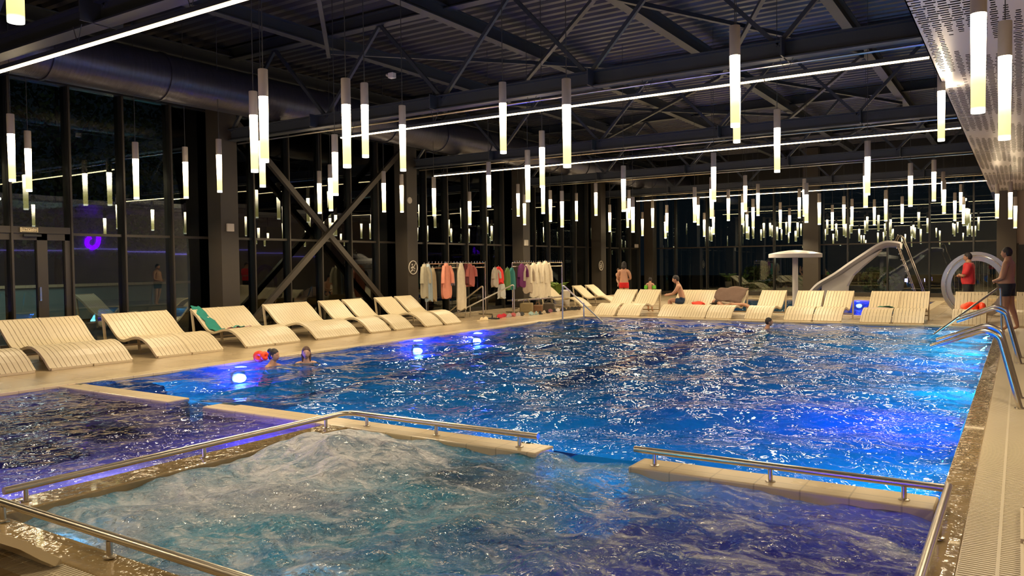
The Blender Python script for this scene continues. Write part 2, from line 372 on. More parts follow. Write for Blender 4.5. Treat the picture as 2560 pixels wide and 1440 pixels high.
M['w_whirl'] = water('whirlpool_water', (.75, .92, .98), [(5, .6, .15, (1, 1, 1)), (16, .7, .06, (1, 1, 1)), (50, .5, .02, (1, 1, 1))],
                     turb=((.07, .27, .43), (.26, .33, .44), .30, 1.0, [(-4.6, 3.6, 2.6, .5), (-3.6, 4.9, .9, -.9), (-1.2, 4.4, 1.9, -1.1)]),
                     foam=((.66, .68, .74), 1.7, (1, 1.8, 1), .52, .78, .7, [(-4.6, 4.5, 1.0, 1.7), (-4.9, 3.4, 1.3, .4)], .3))
tag(water_mesh('main_pool_water', PX0 + .002, PX1 - .002, WY + .05, PY1 - .002, .045, -.022, comps(46, .34, 1.9, .10), M['w_main']),
    'rippling blue water filling the long main swimming pool', 'water', kind='stuff')
tag(water_mesh('wading_pool_water', PX0 + .002, PARTX - .12, FY + .02, WY + .05, .03, -.022, comps(40, .15, .8, .07), M['w_wade']),
    'shallow lilac and navy water of the wading pool at the lower left', 'water', kind='stuff')
def mound(X, Y):
    d2 = ((X + 4.62) / .62) ** 2 + ((Y - 4.55) / .5) ** 2
    return .19 * np.exp(-d2) * (1 + .25 * np.sin(9 * X + 4 * Y) * np.cos(7 * Y - 3 * X))
tag(water_mesh('whirlpool_water', PARTX + .13, PX1 - .002, FY + .01, WY + .05, .022, -.052, comps(60, .10, .9, .24), M['w_whirl'], mound),
    'churning foamy grey-blue water of the whirlpool inside the low handrails', 'water', kind='stuff')
tag(water_mesh('children_pool_water', KX0 + .002, KX1 - .002, KY0 + .002, KY1 - .002, .1, -.04, comps(20, .4, 1.5, .06), M['w_main']),
    'blue water of the small pool behind the far loungers, around the slide', 'water', kind='stuff')
kb = struct('small_pool_basin')
MB().box((KX0, KY0, -.7), (KX1, KY1, -.5)).build('basin_floor', M['basin'], kb)
for a, b in [((KX0 - .2, KY0 - .2), (KX1 + .2, KY0)), ((KX0 - .2, KY1), (KX1 + .2, KY1 + .2)), ((KX0 - .2, KY0), (KX0, KY1)), ((KX1, KY0), (KX1 + .2, KY1))]:
    MB().box((*a, -.7), (*b, -.036)).build('basin_wall', M['basinwall'], kb)

# underwater lamps
def pool_lamp(x, y, z, nx, ny, label, power, col=(.02, .04, 1.0), off=.35, white=True, big=.9):
    t = thing('pool_lamp', label, 'lamp', (x, y, z), math.atan2(ny, nx), 'underwater pool lamps')
    MB().tube([(0, 0, 0), (.03, 0, 0)], .13, 20).build('rim', M['steel'], t, True)
    if white: MB().ball((.05, 0, 0), (.09, .10, .07), 16, 10).build('lens', M['lampglass'], t, True)
    if not white:
        o = area('unseen_pool_light', (.06, 0, 0), big, power, col, (0, -PI / 2, 0), sy=.3); o.parent = t
    return t
for i, (px, py) in enumerate([(595, 945), (1040, 878), (1188, 853)]):
    p = onx(px, py, PX0); pool_lamp(p.x, p.y, p.z, 1, 0, 'round blue lamp under water on the left pool wall, %s from the front' % ['first', 'second', 'third'][i], 60)
BL = (.01, .05, 1.0); CYN = (.03, .55, .85); PAL = (.25, .85, .95)
LB_ = 'unseen lamp under water in the right wall of the main pool, %s from the front'  # cyan and pale ones are added, unseen, to brighten the basin
for i, (y, pw_, c_) in enumerate(((7.0, 34, CYN), (9.3, 130, BL), (11.5, 45, CYN), (14.2, 60, (.04, .20, 1.0)), (16.2, 60, PAL), (18.6, 50, PAL))):
    pool_lamp(PX1, y, -.6, -1, 0, LB_ % ords[i], pw_, c_, white=False)
for i, x in enumerate((-9.4, -7.0, -5.0, -3.7, -1.2)):
    pool_lamp(x, WY + .13, -.6, 0, 1, 'unseen lamp under water on the far side of the low wall, %s from the left' % ords[i], 36, (.03, .5, .85), white=False)  # added unseen lamps that light the main basin floor
pool_lamp(PARTX - .15, 4.7, -.2, -1, 0, 'far unseen blue lamp in the partition wall of the wading pool', 34, (.08, .05, 1), white=False, big=.5)  # added out of view for the blue glow in the wading pool
pool_lamp(PARTX - .15, 3.3, -.2, -1, 0, 'near unseen pale lamp in the partition wall of the wading pool', 30, (.55, .5, 1), white=False, big=.5)  # added unseen, lifts the lilac floor
for i, x in enumerate((-9.0, -7.2, -6.0)):
    pool_lamp(x, FY, -.2, 0, 1, 'unseen pale lamp in the near wall of the wading pool, %s from the left' % ords[i], (80, 50, 25)[i], (.40, .34, 1), white=False)  # added unseen lamps that brighten the lilac floor
pool_lamp(-1.3, FY, -.45, 0, 1, 'unseen violet lamp in the near wall of the whirlpool', 80, (.14, .05, 1), white=False)  # added out of view, tints the right bench violet
pool_lamp(-3.0, FY, -.45, 0, 1, 'unseen pale lamp in the middle of the near wall of the whirlpool', 34, (.06, .70, 1), white=False)  # added unseen, brightens the middle of the whirlpool
pool_lamp(-4.6, FY, -.45, 0, 1, 'unseen pale lamp at the left of the near wall of the whirlpool', 6, (.3, .7, 1), white=False)  # added unseen, weak fill for the left of the whirlpool
p = ony(2148, 757, KY1); pool_lamp(p.x, KY1, -.2, 0, -1, 'blue lamp in the far wall of the small pool beyond the loungers', 60, off=.4)

# roof: corrugated deck
ZD = 6.25
cr = struct('ceiling'); mb = MB(); V = []; Fc = []; y = -4.0; prof = []
while y < BY + .2:
    prof += [(y, ZD), (y + .11, ZD), (y + .14, ZD + .075), (y + .25, ZD + .075)]; y += .28
for yy, zz in prof: V += [(WX - .3, yy, zz), (6.2, yy, zz)]
for i in range(len(prof) - 1): Fc.append((2 * i, 2 * i + 1, 2 * i + 3, 2 * i + 2))
mb.add(V, Fc).build('roof_deck', M['deckroof'], cr)
MB().box((WX - .4, -4.2, ZD + .1), (6.3, BY + .5, ZD + .25)).build('roof_slab', M['void'], cr)
# purlins along the hall and trusses across it
TY = [-1.2, 5.0, 11.1, 17.3, 23.5, 29.7]
for k, yy in enumerate(TY):
    t = thing('roof_truss', '%s dark steel truss across the roof, counted from the camera' % ['rearmost overhead', 'first', 'second', 'third', 'fourth', 'fifth'][k], 'truss', (0, yy, 0), group='roof trusses')
    b = MB()
    for z in (4.27, 6.0):
        b.box((WX, -.10, z - .02), (5.8, .10, z)); b.box((WX, -.012, z), (5.8, .012, z + .21)); b.box((WX, -.10, z + .21), (5.8, .10, z + .23))
    b.build('chord', M['chord'], t)
    xx = -14.4; up = True
    while xx < 5:
        x2 = xx + 1.45
        MB().bar((xx, 0, 4.45 if up else 6.0), (x2, 0, 6.0 if up else 4.45), .06, .06).build('web_bar', M['chord'], t)
        xx = x2; up = not up
    for x in (-11.7, -8.7, -5.6, -2.7):
        MB().box((x - .01, -.25, 4.25), (x + .01, .25, 4.5)).build('gusset_plate', M['chord'], t)
    MB().tube([(WX + .6, .16, 4.22), (5.6, .16, 4.22)], .018, 8).build('sprinkler_pipe', M['steelb'], t)
names = ['nearest the glass wall', 'second from the glass wall', 'in the middle of the roof', 'fourth from the glass wall', 'nearest the perforated ceiling', 'hidden above the perforated ceiling']
for k, x in enumerate((-14.3, -11.4, -8.5, -5.6, -2.7, 2.6)):
    b = MB(); b.box((x - .09, -4, 5.78), (x + .09, BY, 5.80)); b.box((x - .012, -4, 5.80), (x + .012, BY, 6.02)); b.box((x - .09, -4, 6.02), (x + .09, BY, 6.04))
    tag(b.build('roof_purlin', M['chord']), 'long dark steel beam running down the hall, ' + names[k], 'beam', 'roof beams along the hall')
# flat diagonal bracing between trusses
for k in range(1, 5):
    for j, x in enumerate((-11.4, -5.6)):
        b = MB(); b.bar((x, TY[k], 5.7), (x + 5.8 if j == 0 else x + 2.9, TY[k + 1], 5.7), .07, .07); b.bar((x + 5.8 if j == 0 else x + 2.9, TY[k], 5.62), (x, TY[k + 1], 5.62), .07, .07)
        tag(b.build('roof_cross_brace', M['chord']), 'dark diagonal roof brace %s in bay %s from the camera' % (['left of centre', 'right of centre'][j], ['one', 'two', 'three', 'four'][k - 1]), 'brace', 'roof braces')
# duct
du = thing('ventilation_duct', 'big round dark air duct along the top of the glass wall', 'duct')
yy = -3.5
while yy < 34:
    MB().tube([(-13.0, yy, 4.95), (-13.0, yy + 1.98, 4.95)], .42, 28).build('duct_section', M['duct'], du, True)
    MB().tube([(-13.0, yy + 1.97, 4.95), (-13.0, yy + 2.01, 4.95)], .44, 28).build('duct_flange', M['duct'], du, True)
    yy += 2.0

# LED strips
def strip(xa, xb, y, z, label):
    t = thing('light_strip', label, 'strip light', (0, y, z), group='long LED strip lights')
    n = max(1, round((xb - xa) / 2.0)); st = (xb - xa) / n
    for i in range(n):
        a = xa + i * st; MB().box((a, -.03, .012), (a + st, .03, .06)).build('housing', M['chord'], t)
        MB().box((a + .01, -.02, -.008), (a + st - .012, .02, .012)).build('diffuser', M['strip'], t)
        w_ = MB(); 
        for dx in (-.09, .09): w_.bar((a + .3, 0, .05), (a + .3 + dx, 0, .26), .006, .006)
        w_.build('hanger_wire', M['wire'], t)
strip(-13.4, -.95, 4.86, 4.0, 'nearest long glowing LED strip, crossing the top left corner')
strip(-11.1, -.95, 11.08, 4.0, 'second long glowing LED strip, from the left duct to the white perforated ceiling')
strip(-13.8, -.95, 17.36, 4.0, 'third long glowing LED strip below the second one')
strip(-13.1, -.9, 29.6, 4.0, 'farthest and lowest long glowing LED strip')

# perforated soffit at the right: real slots
def soffit():
    t = struct('ceiling_2')
    X0, X1, z = -.95, 3.2, 4.0
    ps, nc = .105, 39
    V = []; Fc = []
    def quad(x0, x1, y0, y1):
        i = len(V); V.extend([(x0, y0, z), (x1, y0, z), (x1, y1, z), (x0, y1, z)]); Fc.append((i, i + 1, i + 2, i + 3))
    dy = .085; Y = 3.0; rows = int((BY - 3.0) / dy)
    Lmap = RNG.rand(nc + 1, rows)
    for c in range(nc):
        xa = X0 + .03 + c * ps; ph = RNG.rand() * 6
        y0 = Y; 
        for r in range(rows):
            ya = Y + r * dy; g = math.sin(.9 * ya + .35 * c) + .8 * math.sin(2.3 * ya - .5 * c + 1)
            ln = .014 + .048 * max(0, min(1, .5 + .35 * g)) * (.6 + .6 * (abs(math.sin((r + c * 2) * 1.9)) > .6))
            if g < -1.15 or ln < .02: ln = 0
            if ln == 0: quad(xa, xa + ps, ya, ya + dy); continue
            mx = xa + ps / 2; s0, s1 = ya + .020, ya + .020 + .042
            quad(xa, xa + ps, ya, s0); quad(xa, xa + ps, s1, ya + dy); quad(xa, mx - ln, s0, s1); quad(mx + ln, xa + ps, s0, s1)
    quad(X0, X0 + .03, -3, BY); quad(X0, X1, -3, Y); quad(X0 + .03 + nc * ps, 6, -3, BY); quad(X0, X1, Y + rows * dy, BY)
    MB().add(V, [f[::-1] for f in Fc]).build('perforated_panel', M['soffit'], t)
    MB().box((X0, -3, 4.0), (X0 + .012, BY, 4.16)).build('panel_edge', M['soffit'], t)
    MB().box((X0 + .02, -3, 4.32), (6, BY, 4.36)).build('dark_void_sheet', M['void'], t)  # black sheet stands in for the dark void above the slots
soffit()
sp = thing('spotlight', 'small bright spotlight on the edge of the perforated ceiling', 'spotlight', ony(2370, 205, 13.0))
MB().tube([(0, 0, .12), (0, 0, -.02)], .055, 16).build('can', M['white'], sp, True); MB().tube([(0, 0, -.02), (0, 0, -.035)], .045, 16).build('lens', emis('spot_lens', (1, .85, .55), 40), sp)
point('spotlight_light', (0, 0, -.1), 12, (1, .78, .5), .04, sp)

# walls off to the right and behind the camera; plaster return at the back right
wr = struct('wall_right'); MB().box((6, -4, 0), (6.2, BY, ZD)).build('plaster', M['greywall'], wr)
MB().box((5.93, 12, 2.35), (5.99, 34, 2.40)).build('violet_light_line', M['violetled'], wr)
wf = struct('wall_front'); MB().box((WX, -4.2, 0), (6.2, -4, ZD)).build('plaster', M['greywall'], wf)
wb2 = struct('wall_back_right'); MB().box((-.12, BY - .3, 0), (6, BY, 4.0)).build('plaster', M['pinkwall'], wb2)
dr = struct('door_2'); p = ony(2547, 612, BY - .33); MB().box((p.x, BY - .34, 0), (p.x + 1.6, BY - .3, p.z)).build('door_leaf', M['mull'], dr)
MB().box((p.x - .06, BY - .36, 0), (p.x, BY - .3, p.z + .06)).build('door_frame', M['mullb'], dr)

# glass wall on the left
GT = 4.92; TZ = 2.17
gw = struct('wall_left')
MB().box((WX - .12, -4, GT), (WX + .12, BY, ZD)).build('lintel', M['mull'], gw)
MB().box((WX - .08, -4, 0), (WX + .08, BY, .10)).build('sill_rail', M['mull'], gw)
ym = [-3.6 + 1.045 * i for i in range(38) if -3.6 + 1.045 * i < BY - .1]
off = 7.87 - min(ym, key=lambda q: abs(q - 7.87)); ym = [q + off for q in ym]
mme = MB().box((-.13, -.03, 0), (.10, .03, GT)).mesh('mullion')
mme.materials.append(M['mull'])
cl = MB().box((.10, -.018, 0), (.135, .018, GT)).mesh('mullion_cover'); cl.materials.append(M['mullb'])
for q in ym:
    for me_, nm_ in ((mme, 'mullion'), (cl, 'mullion_cover')):
        o = bpy.data.objects.new(nm_, me_); COL.objects.link(o); o.parent = gw; o.location = (WX, q, 0)
for a, b in zip(ym[:-1], ym[1:]):
    if 5.5 < a < 7.5: continue
    MB().box((WX - .04, a + .03, TZ - .025), (WX + .05, b - .03, TZ + .025)).build('transom', M['mullb'], gw)
    for z0, z1 in ((.1, TZ), (TZ, GT)):
        h, w_ = (z1 - z0) / 2, (b - a) / 2
        o = MB().box((-.004, -w_, -h), (.004, w_, h)).build('glass_pane', M['glass'], gw, loc=(WX, (a + b) / 2, (z0 + z1) / 2))
        o.rotation_euler = (0, math.radians(random.uniform(-.35, .35)), math.radians(random.uniform(-.4, .4)))
# double door with exit sign
dy0 = onx(-90, 800, WX).y; dy1 = onx(163, 800, WX).y
ld = struct('door_1')
ym_d = onx(105, 800, WX).y
for a, b in ((5.78, ym_d), (ym_d, 7.84)):
    MB().box((WX + .0, a, .02), (WX + .09, a + .09, TZ)).build('door_stile', M['mullb'], ld); MB().box((WX + .0, b - .09, .02), (WX + .09, b, TZ)).build('door_stile', M['mullb'], ld)
    MB().box((WX + .0, a, TZ - .12), (WX + .09, b, TZ)).build('door_rail', M['mullb'], ld); MB().box((WX + .0, a, .02), (WX + .09, b, .2)).build('door_rail', M['mullb'], ld)
    MB().box((WX + .03, a + .09, .2), (WX + .04, b - .09, TZ - .12)).build('glass_pane', M['glass'], ld)
MB().box((WX + .12, ym_d - .09, .95), (WX + .15, ym_d - .06, 1.2)).build('door_handle', M['steel'], ld)
MB().box((WX - .04, 5.78, TZ), (WX + .12, 7.84, TZ + .12)).build('door_header', M['mullb'], ld)
MB().box((WX + .12, 7.0, TZ - .06), (WX + .17, 7.3, TZ - .02)).build('door_closer', M['black'], ld)
MB().box((WX + .0, 5.8, TZ + .12), (WX + .01, 7.84, GT)).build('glass_pane', M['glass'], ld)
p = onx(50, 568, WX + .14); q = onx(94, 581, WX + .14)
ex = thing('exit_sign', 'small cream exit sign above the double glass door', 'sign', (WX + .13, (p.y + q.y) / 2, (p.z + q.z) / 2))
hw, hh = (q.y - p.y) / 2, (p.z - q.z) / 2
MB().box((0, -hw, -hh), (.03, hw, hh)).build('housing', M['exit'], ex)
fr = MB(); 
for s in (-1, 1): fr.box((.03, -hw * .9, s * hh * .78 - .004), (.033, hw * .9, s * hh * .78 + .004)); fr.box((.03, s * hw * .88 - .004, -hh * .78), (.033, s * hw * .88 + .004, hh * .78))
fr.build('border', M['brown'], ex)
cu = bpy.data.curves.new('exit_text', 'FONT'); cu.body = 'ВЫХОД'; cu.size = hh * 1.5; cu.align_x = 'CENTER'; cu.align_y = 'CENTER'; cu.extrude = .001
tq = bpy.data.objects.new('tmp', cu); to = bpy.data.objects.new('lettering', bpy.data.meshes.new_from_object(tq)); COL.objects.link(to); to.data.materials.clear(); bpy.data.objects.remove(tq); to.data.materials.append(M['brown']); to.parent = ex; to.location = (.033, 0, 0); to.rotation_euler = (PI / 2, 0, PI / 2)

# columns along the glass wall and at the back
COLY = [4.95, 11.0, 17.1, 23.2, 29.2, 34.6]
cn = ['nearest', 'first', 'second', 'third', 'fourth', 'corner']
def column(x, y, label, w=.45, d=.45, zt=6.2):
    t = thing('column', label, 'column', (x, y, 0), group='dark brown columns')
    MB().box((-w / 2, -d / 2, 0), (w / 2, d / 2, zt)).build('shaft', M['brown'], t, bevel=.006)
    MB().box((-w / 2 - .02, -d / 2 - .02, 0), (w / 2 + .02, d / 2 + .02, .06)).build('base_plate', M['mullb'], t); return t
for k, q in enumerate(COLY):
    if k == 0: continue
    column(-14.62, q, ['', 'brown column nearest the camera, left of the crossed braces', 'brown column with the round no-entry sign, right of the crossed braces', 'brown column behind the second robe rack', 'brown column with a small white sign, left of the woman in red', 'brown corner column where the two glass walls meet'][k])
bcol = [(-7.35, 'wide brown column behind the mushroom fountain'), (-.42, 'brown column at the right end of the back glass wall')]
for x, lb in bcol: column(x, BY - .45, lb, .62)
# crossed braces
for k, (a, b) in enumerate((((-14.72, 11.3, 4.9), (-14.72, 16.8, .02)), ((-14.62, 16.95, 4.75), (-14.62, 11.4, .02)))):
    t = thing('wall_brace', 'dark steel brace crossing the glass wall, %s' % ['falling to the right', 'rising to the right'][k], 'brace', group='crossed wall braces')
    MB().bar(a, b, .10, .13).build('brace_bar', M['brown'], t)
    for e in (a, b): MB().box((e[0] - .01, e[1] - .16, max(0, e[2] - .16)), (e[0] + .01, e[1] + .16, e[2] + .16)).build('end_plate', M['brown'], t)

# back glass wall
bw = struct('wall_back')
MB().box((WX, BY - .12, GT), (6, BY + .12, ZD)).build('lintel', M['mull'], bw)
MB().box((WX, BY - .1, 0), (0, BY + .1, .16)).build('sill_rail', M['mullb'], bw)
xs = [WX + 1.5 * i for i in range(11)]
for x in xs:
    if x > -.2: continue
    MB().box((x - .03, BY - .14, 0), (x + .03, BY + .1, GT)).build('mullion', M['mull'], bw)
for a, b in zip(xs[:-1], xs[1:]):
    MB().box((a, BY - .05, TZ - .025), (b, BY + .04, TZ + .025)).build('transom', M['mullb'], bw)
    for z0, z1 in ((.16, TZ), (TZ, GT)):
        o = MB().box((-.72, -.004, -(z1 - z0) / 2), (.72, .004, (z1 - z0) / 2)).build('glass_pane', M['glass'], bw, loc=((a + b) / 2, BY, (z0 + z1) / 2))
        o.rotation_euler = (math.radians(random.uniform(-.3, .3)), 0, math.radians(random.uniform(-.4, .4)))

# signs and boxes on columns
def wallbox(px, py, X, w_, h_, name, label, cat, m):
    p = onx(px, py, X); tag(MB().box((0, -w_ / 2, -h_ / 2), (.05, w_ / 2, h_ / 2)).build(name, m, loc=p, bevel=.008), label, cat); return p
CF = -14.395
wallbox(574, 569, CF, .17, .17, 'wall_speaker', 'square off-white box on the first brown column', 'speaker', M['offwhite'])
wallbox(1314, 607, CF, .22, .2, 'wall_speaker', 'off-white box on the column behind the second robe rack', 'speaker', M['offwhite'])
wallbox(1590, 615, WX + .15, .35, .16, 'wall_light', 'small white box on the dark wall left of the corner column', 'light', M['white'])
p = onx(1023, 501, CF); tag(MB().tube([(0, 0, 0), (.03, 0, 0)], .09, 20).build('round_detector', M['offwhite'], loc=p), 'small round off-white disc high on the second brown column', 'detector')
def nosign(px, py, r, label):
    p = onx(px, py, CF); t = thing('prohibition_sign', label, 'sign', p)
    MB().tube([(0, 0, 0), (.008, 0, 0)], r, 28).build('plate', M['brown'], t)
    c = [(.012, r * .93 * math.cos(a * PI / 16), r * .93 * math.sin(a * PI / 16)) for a in range(32)]
    MB().tube(c, r * .07, 6, closed=True).build('ring', M['offwhite'], t)
    MB().bar((.014, r * .6, r * .65), (.014, -r * .6, -r * .65), r * .13, .006).build('slash', M['offwhite'], t)
    f = MB(); f.ball((.014, -r * .2, r * .42), (.004, r * .14, r * .14), 10, 6); f.tube([(.014, -r * .45, -r * .1), (.014, -r * .1, r * .12), (.014, r * .35, -r * .2)], r * .09, 6); f.tube([(.014, -r * .3, -r * .45), (.014, 0, -r * .32), (.014, r * .3, -r * .5)], r * .06, 6)
    f.build('pictogram', M['offwhite'], t)
nosign(1032, 669, .20, 'round white prohibition sign on the brown column left of the robe rack')
nosign(1502, 664, .20, 'white prohibition sign on the column left of the woman in red')
cmr = thing('projector', 'small white device clamped high on a roof diagonal', 'projector', ony(980, 189, 11.0))
MB().box((-.06, -.05, -.05), (.06, .05, .05)).build('body', M['white'], cmr, bevel=.01); MB().tube([(-.06, 0, 0), (-.13, 0, .03)], .025, 10).build('lens_barrel', M['offwhite'], cmr)

# ---------------------------------------------------------------- pendants
PEND = [(40, -373, 57), (31, 286, 454), (73, 328, 479), (341.5, 356, 498), (465.5, 368, 496), (549.5, 348.5, 481), (637, 230, 431), (662, 175, 406), (657, 306, 468),
 (799.6, 428, 534), (827.6, 412, 527.5), (839.3, 337, 489), (868, 198, 419.5), (914, 209, 394), (1008, 265, 428), (960.4, 428.5, 530.5), (1005, 436, 531),
 (1085.7, 443, 540), (1174.7, 479.6, 562), (1222.8, 405.7, 518), (1258.5, 207, 384), (1295.7, 460.5, 541), (1311.6, 486.8, 562.6), (1320, 376, 505), (1356, 328, 469), (1358, 436, 534.5),
 (1376.4, 476, 554), (1405.5, 477.7, 568), (1418, 199, 419), (1441.5, 483, 552.5), (1490, 458, 539), (1524.7, 512, 579.7), (1559.3, 414.7, 529), (1572.8, 475.3, 549), (1569.3, 502, 569),
 (1582.5, 492, 581), (1606.3, 530.5, 589.7), (1631.7, 501, 569), (1667.5, 513, 581), (1663.7, 538, 596), (1737, 468, 556), (1745.5, 492, 563), (1760.8, 532, 591.7), (1784.5, 382.5, 504),
 (1779.5, 443, 546), (1783.7, 524.6, 586), (1821, 473.7, 552), (1838, 67, 318), (1842, 167, 357), (1863.3, 438.7, 529), (1856.7, 485, 561.7), (1867.5, 518, 581.7), (1882.8, 497.5, 569.7),
 (1895, 460, 539.5), (1943, 275, 431), (1950.8, 506, 572), (1974, 521, 581.7), (1998.3, 472.5, 545.5), (2011.3, 447, 541), (2016, 458, 556.7), (2048.3, 483.8, 561.7), (2080.8, 512.5, 575.8),
 (2109.7, 491, 563.5), (2130, 497.5, 564), (2168.8, 353, 488), (2164, 407, 519), (2185.8, 498.7, 563), (2214.4, 475.5, 553), (2255.3, 491, 559), (2276, 408.5, 516.6), (2334.6, 400, 503),
 (2353, 177, 353), (2357.4, 429.5, 513), (2360, 450, 534), (2387, 481.6, 552), (2401.7, 461, 529), (2408.5, 492.6, 559.7), (2445, -66, 283), (2492.5, 460, 545.7), (2511, 56, 350), (2525.6, 454, 547.7), (2538, 492, 570.4)]
zones = [(480, 'above the left row of loungers'), (700, 'around the first brown column'), (1040, 'above the crossed wall braces'), (1215, 'above the first robe rack'), (1400, 'above the second robe rack'),
         (1500, 'beside the fourth brown column'), (1620, 'above the woman in red'), (1700, 'above the seated man in dark trunks'), (1850, 'above the brown towel'), (1925, 'between the brown towel and the fountain'), (2060, 'above the mushroom fountain'),
         (2150, 'above the foot of the slide'), (2265, 'above the top of the slide'), (2370, 'between the slide ladder and the ring'), (2440, 'above the man in the red shirt'), (2560, 'at the right edge of the picture')]
proto = None; zcount = {}
R0 = .052
for x, yt, yb in sorted(PEND):
    zi = next(i for i, z in enumerate(zones) if x <= z[0]); n_ = zcount.get(zi, 0); zcount[zi] = n_ + 1
    size = yb - yt; word = 'large' if size > 200 else 'mid-sized' if size > 110 else 'small'
    lb = '%s tube pendant, %s from left %s' % (word, ords[n_], zones[zi][1])
    base = ond(x, yb, F / size)
    if base.x < WX + .35: base = onx(x, yb, WX + .5)
    if base.y > BY - .4: base = ony(x, yb, BY - .6)
    if proto is None:
        t = thing('pendant_lamp', lb, 'pendant lamp', base, group='glowing tube pendants')
        MB().lathe([(R0 * .86, .70), (R0 * .86, .015), (R0 * .98, .012), (R0 * .98, 0)][::-1] and [(R0 * .80, 0), (R0 * .86, .0), (R0 * .88, .02), (R0 * .9, .3), (R0 * .97, .71)], 18).build('glowing_tube', M['tube'], t, True)
        MB().lathe([(R0, .705), (R0 * 1.02, .71), (R0 * 1.02, .995), (R0 * .95, 1.0)], 18).build('cap', M['cap'], t, True)
        wl = MB().bar((0, 0, 0), (0, 0, 1), .008, .008).build('suspension_wire', M['wire'], t)
        wl.location = (0, 0, 1.0); proto = t
    else: t = dup(proto, base, label=lb)
    for ch in t.children:
        if ch.name.startswith('suspension'): ch.scale = (1, 1, (4.01 if base.x > -.95 else ZD + .11) - base.z - 1.0)
    l = bpy.data.lights.new('tube_end_light', 'SPOT'); l.energy = SPOT_W; l.color = (1, .80, .52); l.shadow_soft_size = .045; l.spot_size = math.radians(165); l.spot_blend = .6
    o = bpy.data.objects.new('tube_end_light', l); COL.objects.link(o); o.location = (0, 0, -.06); o.parent = t

# same lamps added beside and behind the camera to light the foreground
for i, (x, y) in enumerate([(-3.2, .7), (-5.6, -.6), (-1.2, -1.6), (1.8, 1.5), (1.5, 5.2), (-7.6, .9), (2.2, 9.5), (-10.5, 1.8)]):
    t = dup(proto, (x, y, 2.55), label='added tube pendant outside the picture, %s of those beside and behind the camera' % ords[i])
    for ch in t.children:
        if ch.name.startswith('suspension'): ch.scale = (1, 1, (4.01 if x > -.95 else ZD + .11) - 3.55)
    o = bpy.data.objects.new('tube_end_light', l); COL.objects.link(o); o.location = (0, 0, -.06); o.parent = t
# ---------------------------------------------------------------- rails round the whirlpool
def rail(pts, posts, label, r=.024, z=.10):
    t = thing('low_handrail', label, 'handrail', group='low steel handrails round the whirlpool')
    MB().tube(pts, r, 14).build('rail_tube', M['steelb'], t, True)
    for x, y in posts:
        MB().tube([(x, y, 0), (x, y, z - r * .6)], .016, 12).build('post', M['steelb'], t, True)
        MB().lathe([(.034, 0), (.034, .006), (.02, .01)], 16, (x, y, 0)).build('foot_disc', M['steelb'], t, True)
def curve(pts, rad=.12, n=5):
    out = [Vector(pts[0])]
    for a, b, c in zip(pts[:-2], pts[1:-1], pts[2:]):
        a, b, c = Vector(a), Vector(b), Vector(c); u = (a - b).normalized(); v = (c - b).normalized()
        r = min(rad, (a - b).length * .45, (c - b).length * .45); p, q = b + u * r, b + v * r
        for i in range(n + 1): s = i / n; out.append(p * (1 - s) ** 2 + b * 2 * s * (1 - s) + q * s * s)
    out.append(Vector(pts[-1])); return out
Z = .105
rail(curve([(-3.27, WY - .04, Z), (PARTX + .02, WY - .04, Z), (PARTX + .02, FY + .1, Z)]), [(-3.45, WY - .04), (-4.32, WY - .04), (-5.15, WY - .04), (PARTX, 5.15), (PARTX, 3.85), (PARTX, 2.52)],
     'angled low steel handrail around the far and left sides of the whirlpool')
rail(curve([(PARTX - .05, FY - .02, Z), (-1.0, FY - .02, Z), (-.36, FY - .02, Z), (-.36, WY, Z)], .05), [(-5.12, FY - .03), (-3.98, FY - .03), (-2.8, FY - .03), (-1.6, FY - .03), (-.36, 3.6), (-.36, 4.75)],
     'low steel handrail along the near and right sides of the whirlpool')
rail([(-2.42, WY - .05, Z), (-.38, WY - .05, Z)], [(-2.26, WY - .05), (-1.42, WY - .05), (-.6, WY - .05)], 'straight low steel handrail on the right low wall')

# gratings
def grating(x0, x1, y0, y1, along, label, pitch=.03):
    t = thing('drain_grating', label, 'grating'); mb = MB()
    if along == 'y':
        y = y0
        while y < y1: mb.box((x0, y, -.012), (x1, y + pitch * .62, .002)); y += pitch
        sp_ = MB().box(((x0 + x1) / 2 - .008, y0, -.014), ((x0 + x1) / 2 + .008, y1, .0035))
    else:
        x = x0
        while x < x1: mb.box((x, y0, -.012), (x + pitch * .62, y1, .002)); x += pitch
        sp_ = MB().box((x0, (y0 + y1) / 2 - .006, -.014), (x1, (y0 + y1) / 2 + .006, .0035))
    o = mb.build('grating_slats', M['gr'], t); o['kind'] = 'stuff'; sp_.build('grating_spine', M['gr'], t)
    MB().box((x0, y0, -.25), (x1, y1, -.08)).build('channel', M['rim'], t)
M['gr'] = mat('cream_grating', (.60, .52, .37), .4)
grating(-.245, .08, 1.9, PY1 - .02, 'y', 'cream drain grating running along the right edge of the pools', .03)
grating(PX0 - .2, -.25, FY - .40, FY - .21, 'x', 'cream drain grating along the near edge, bottom left corner', .026)

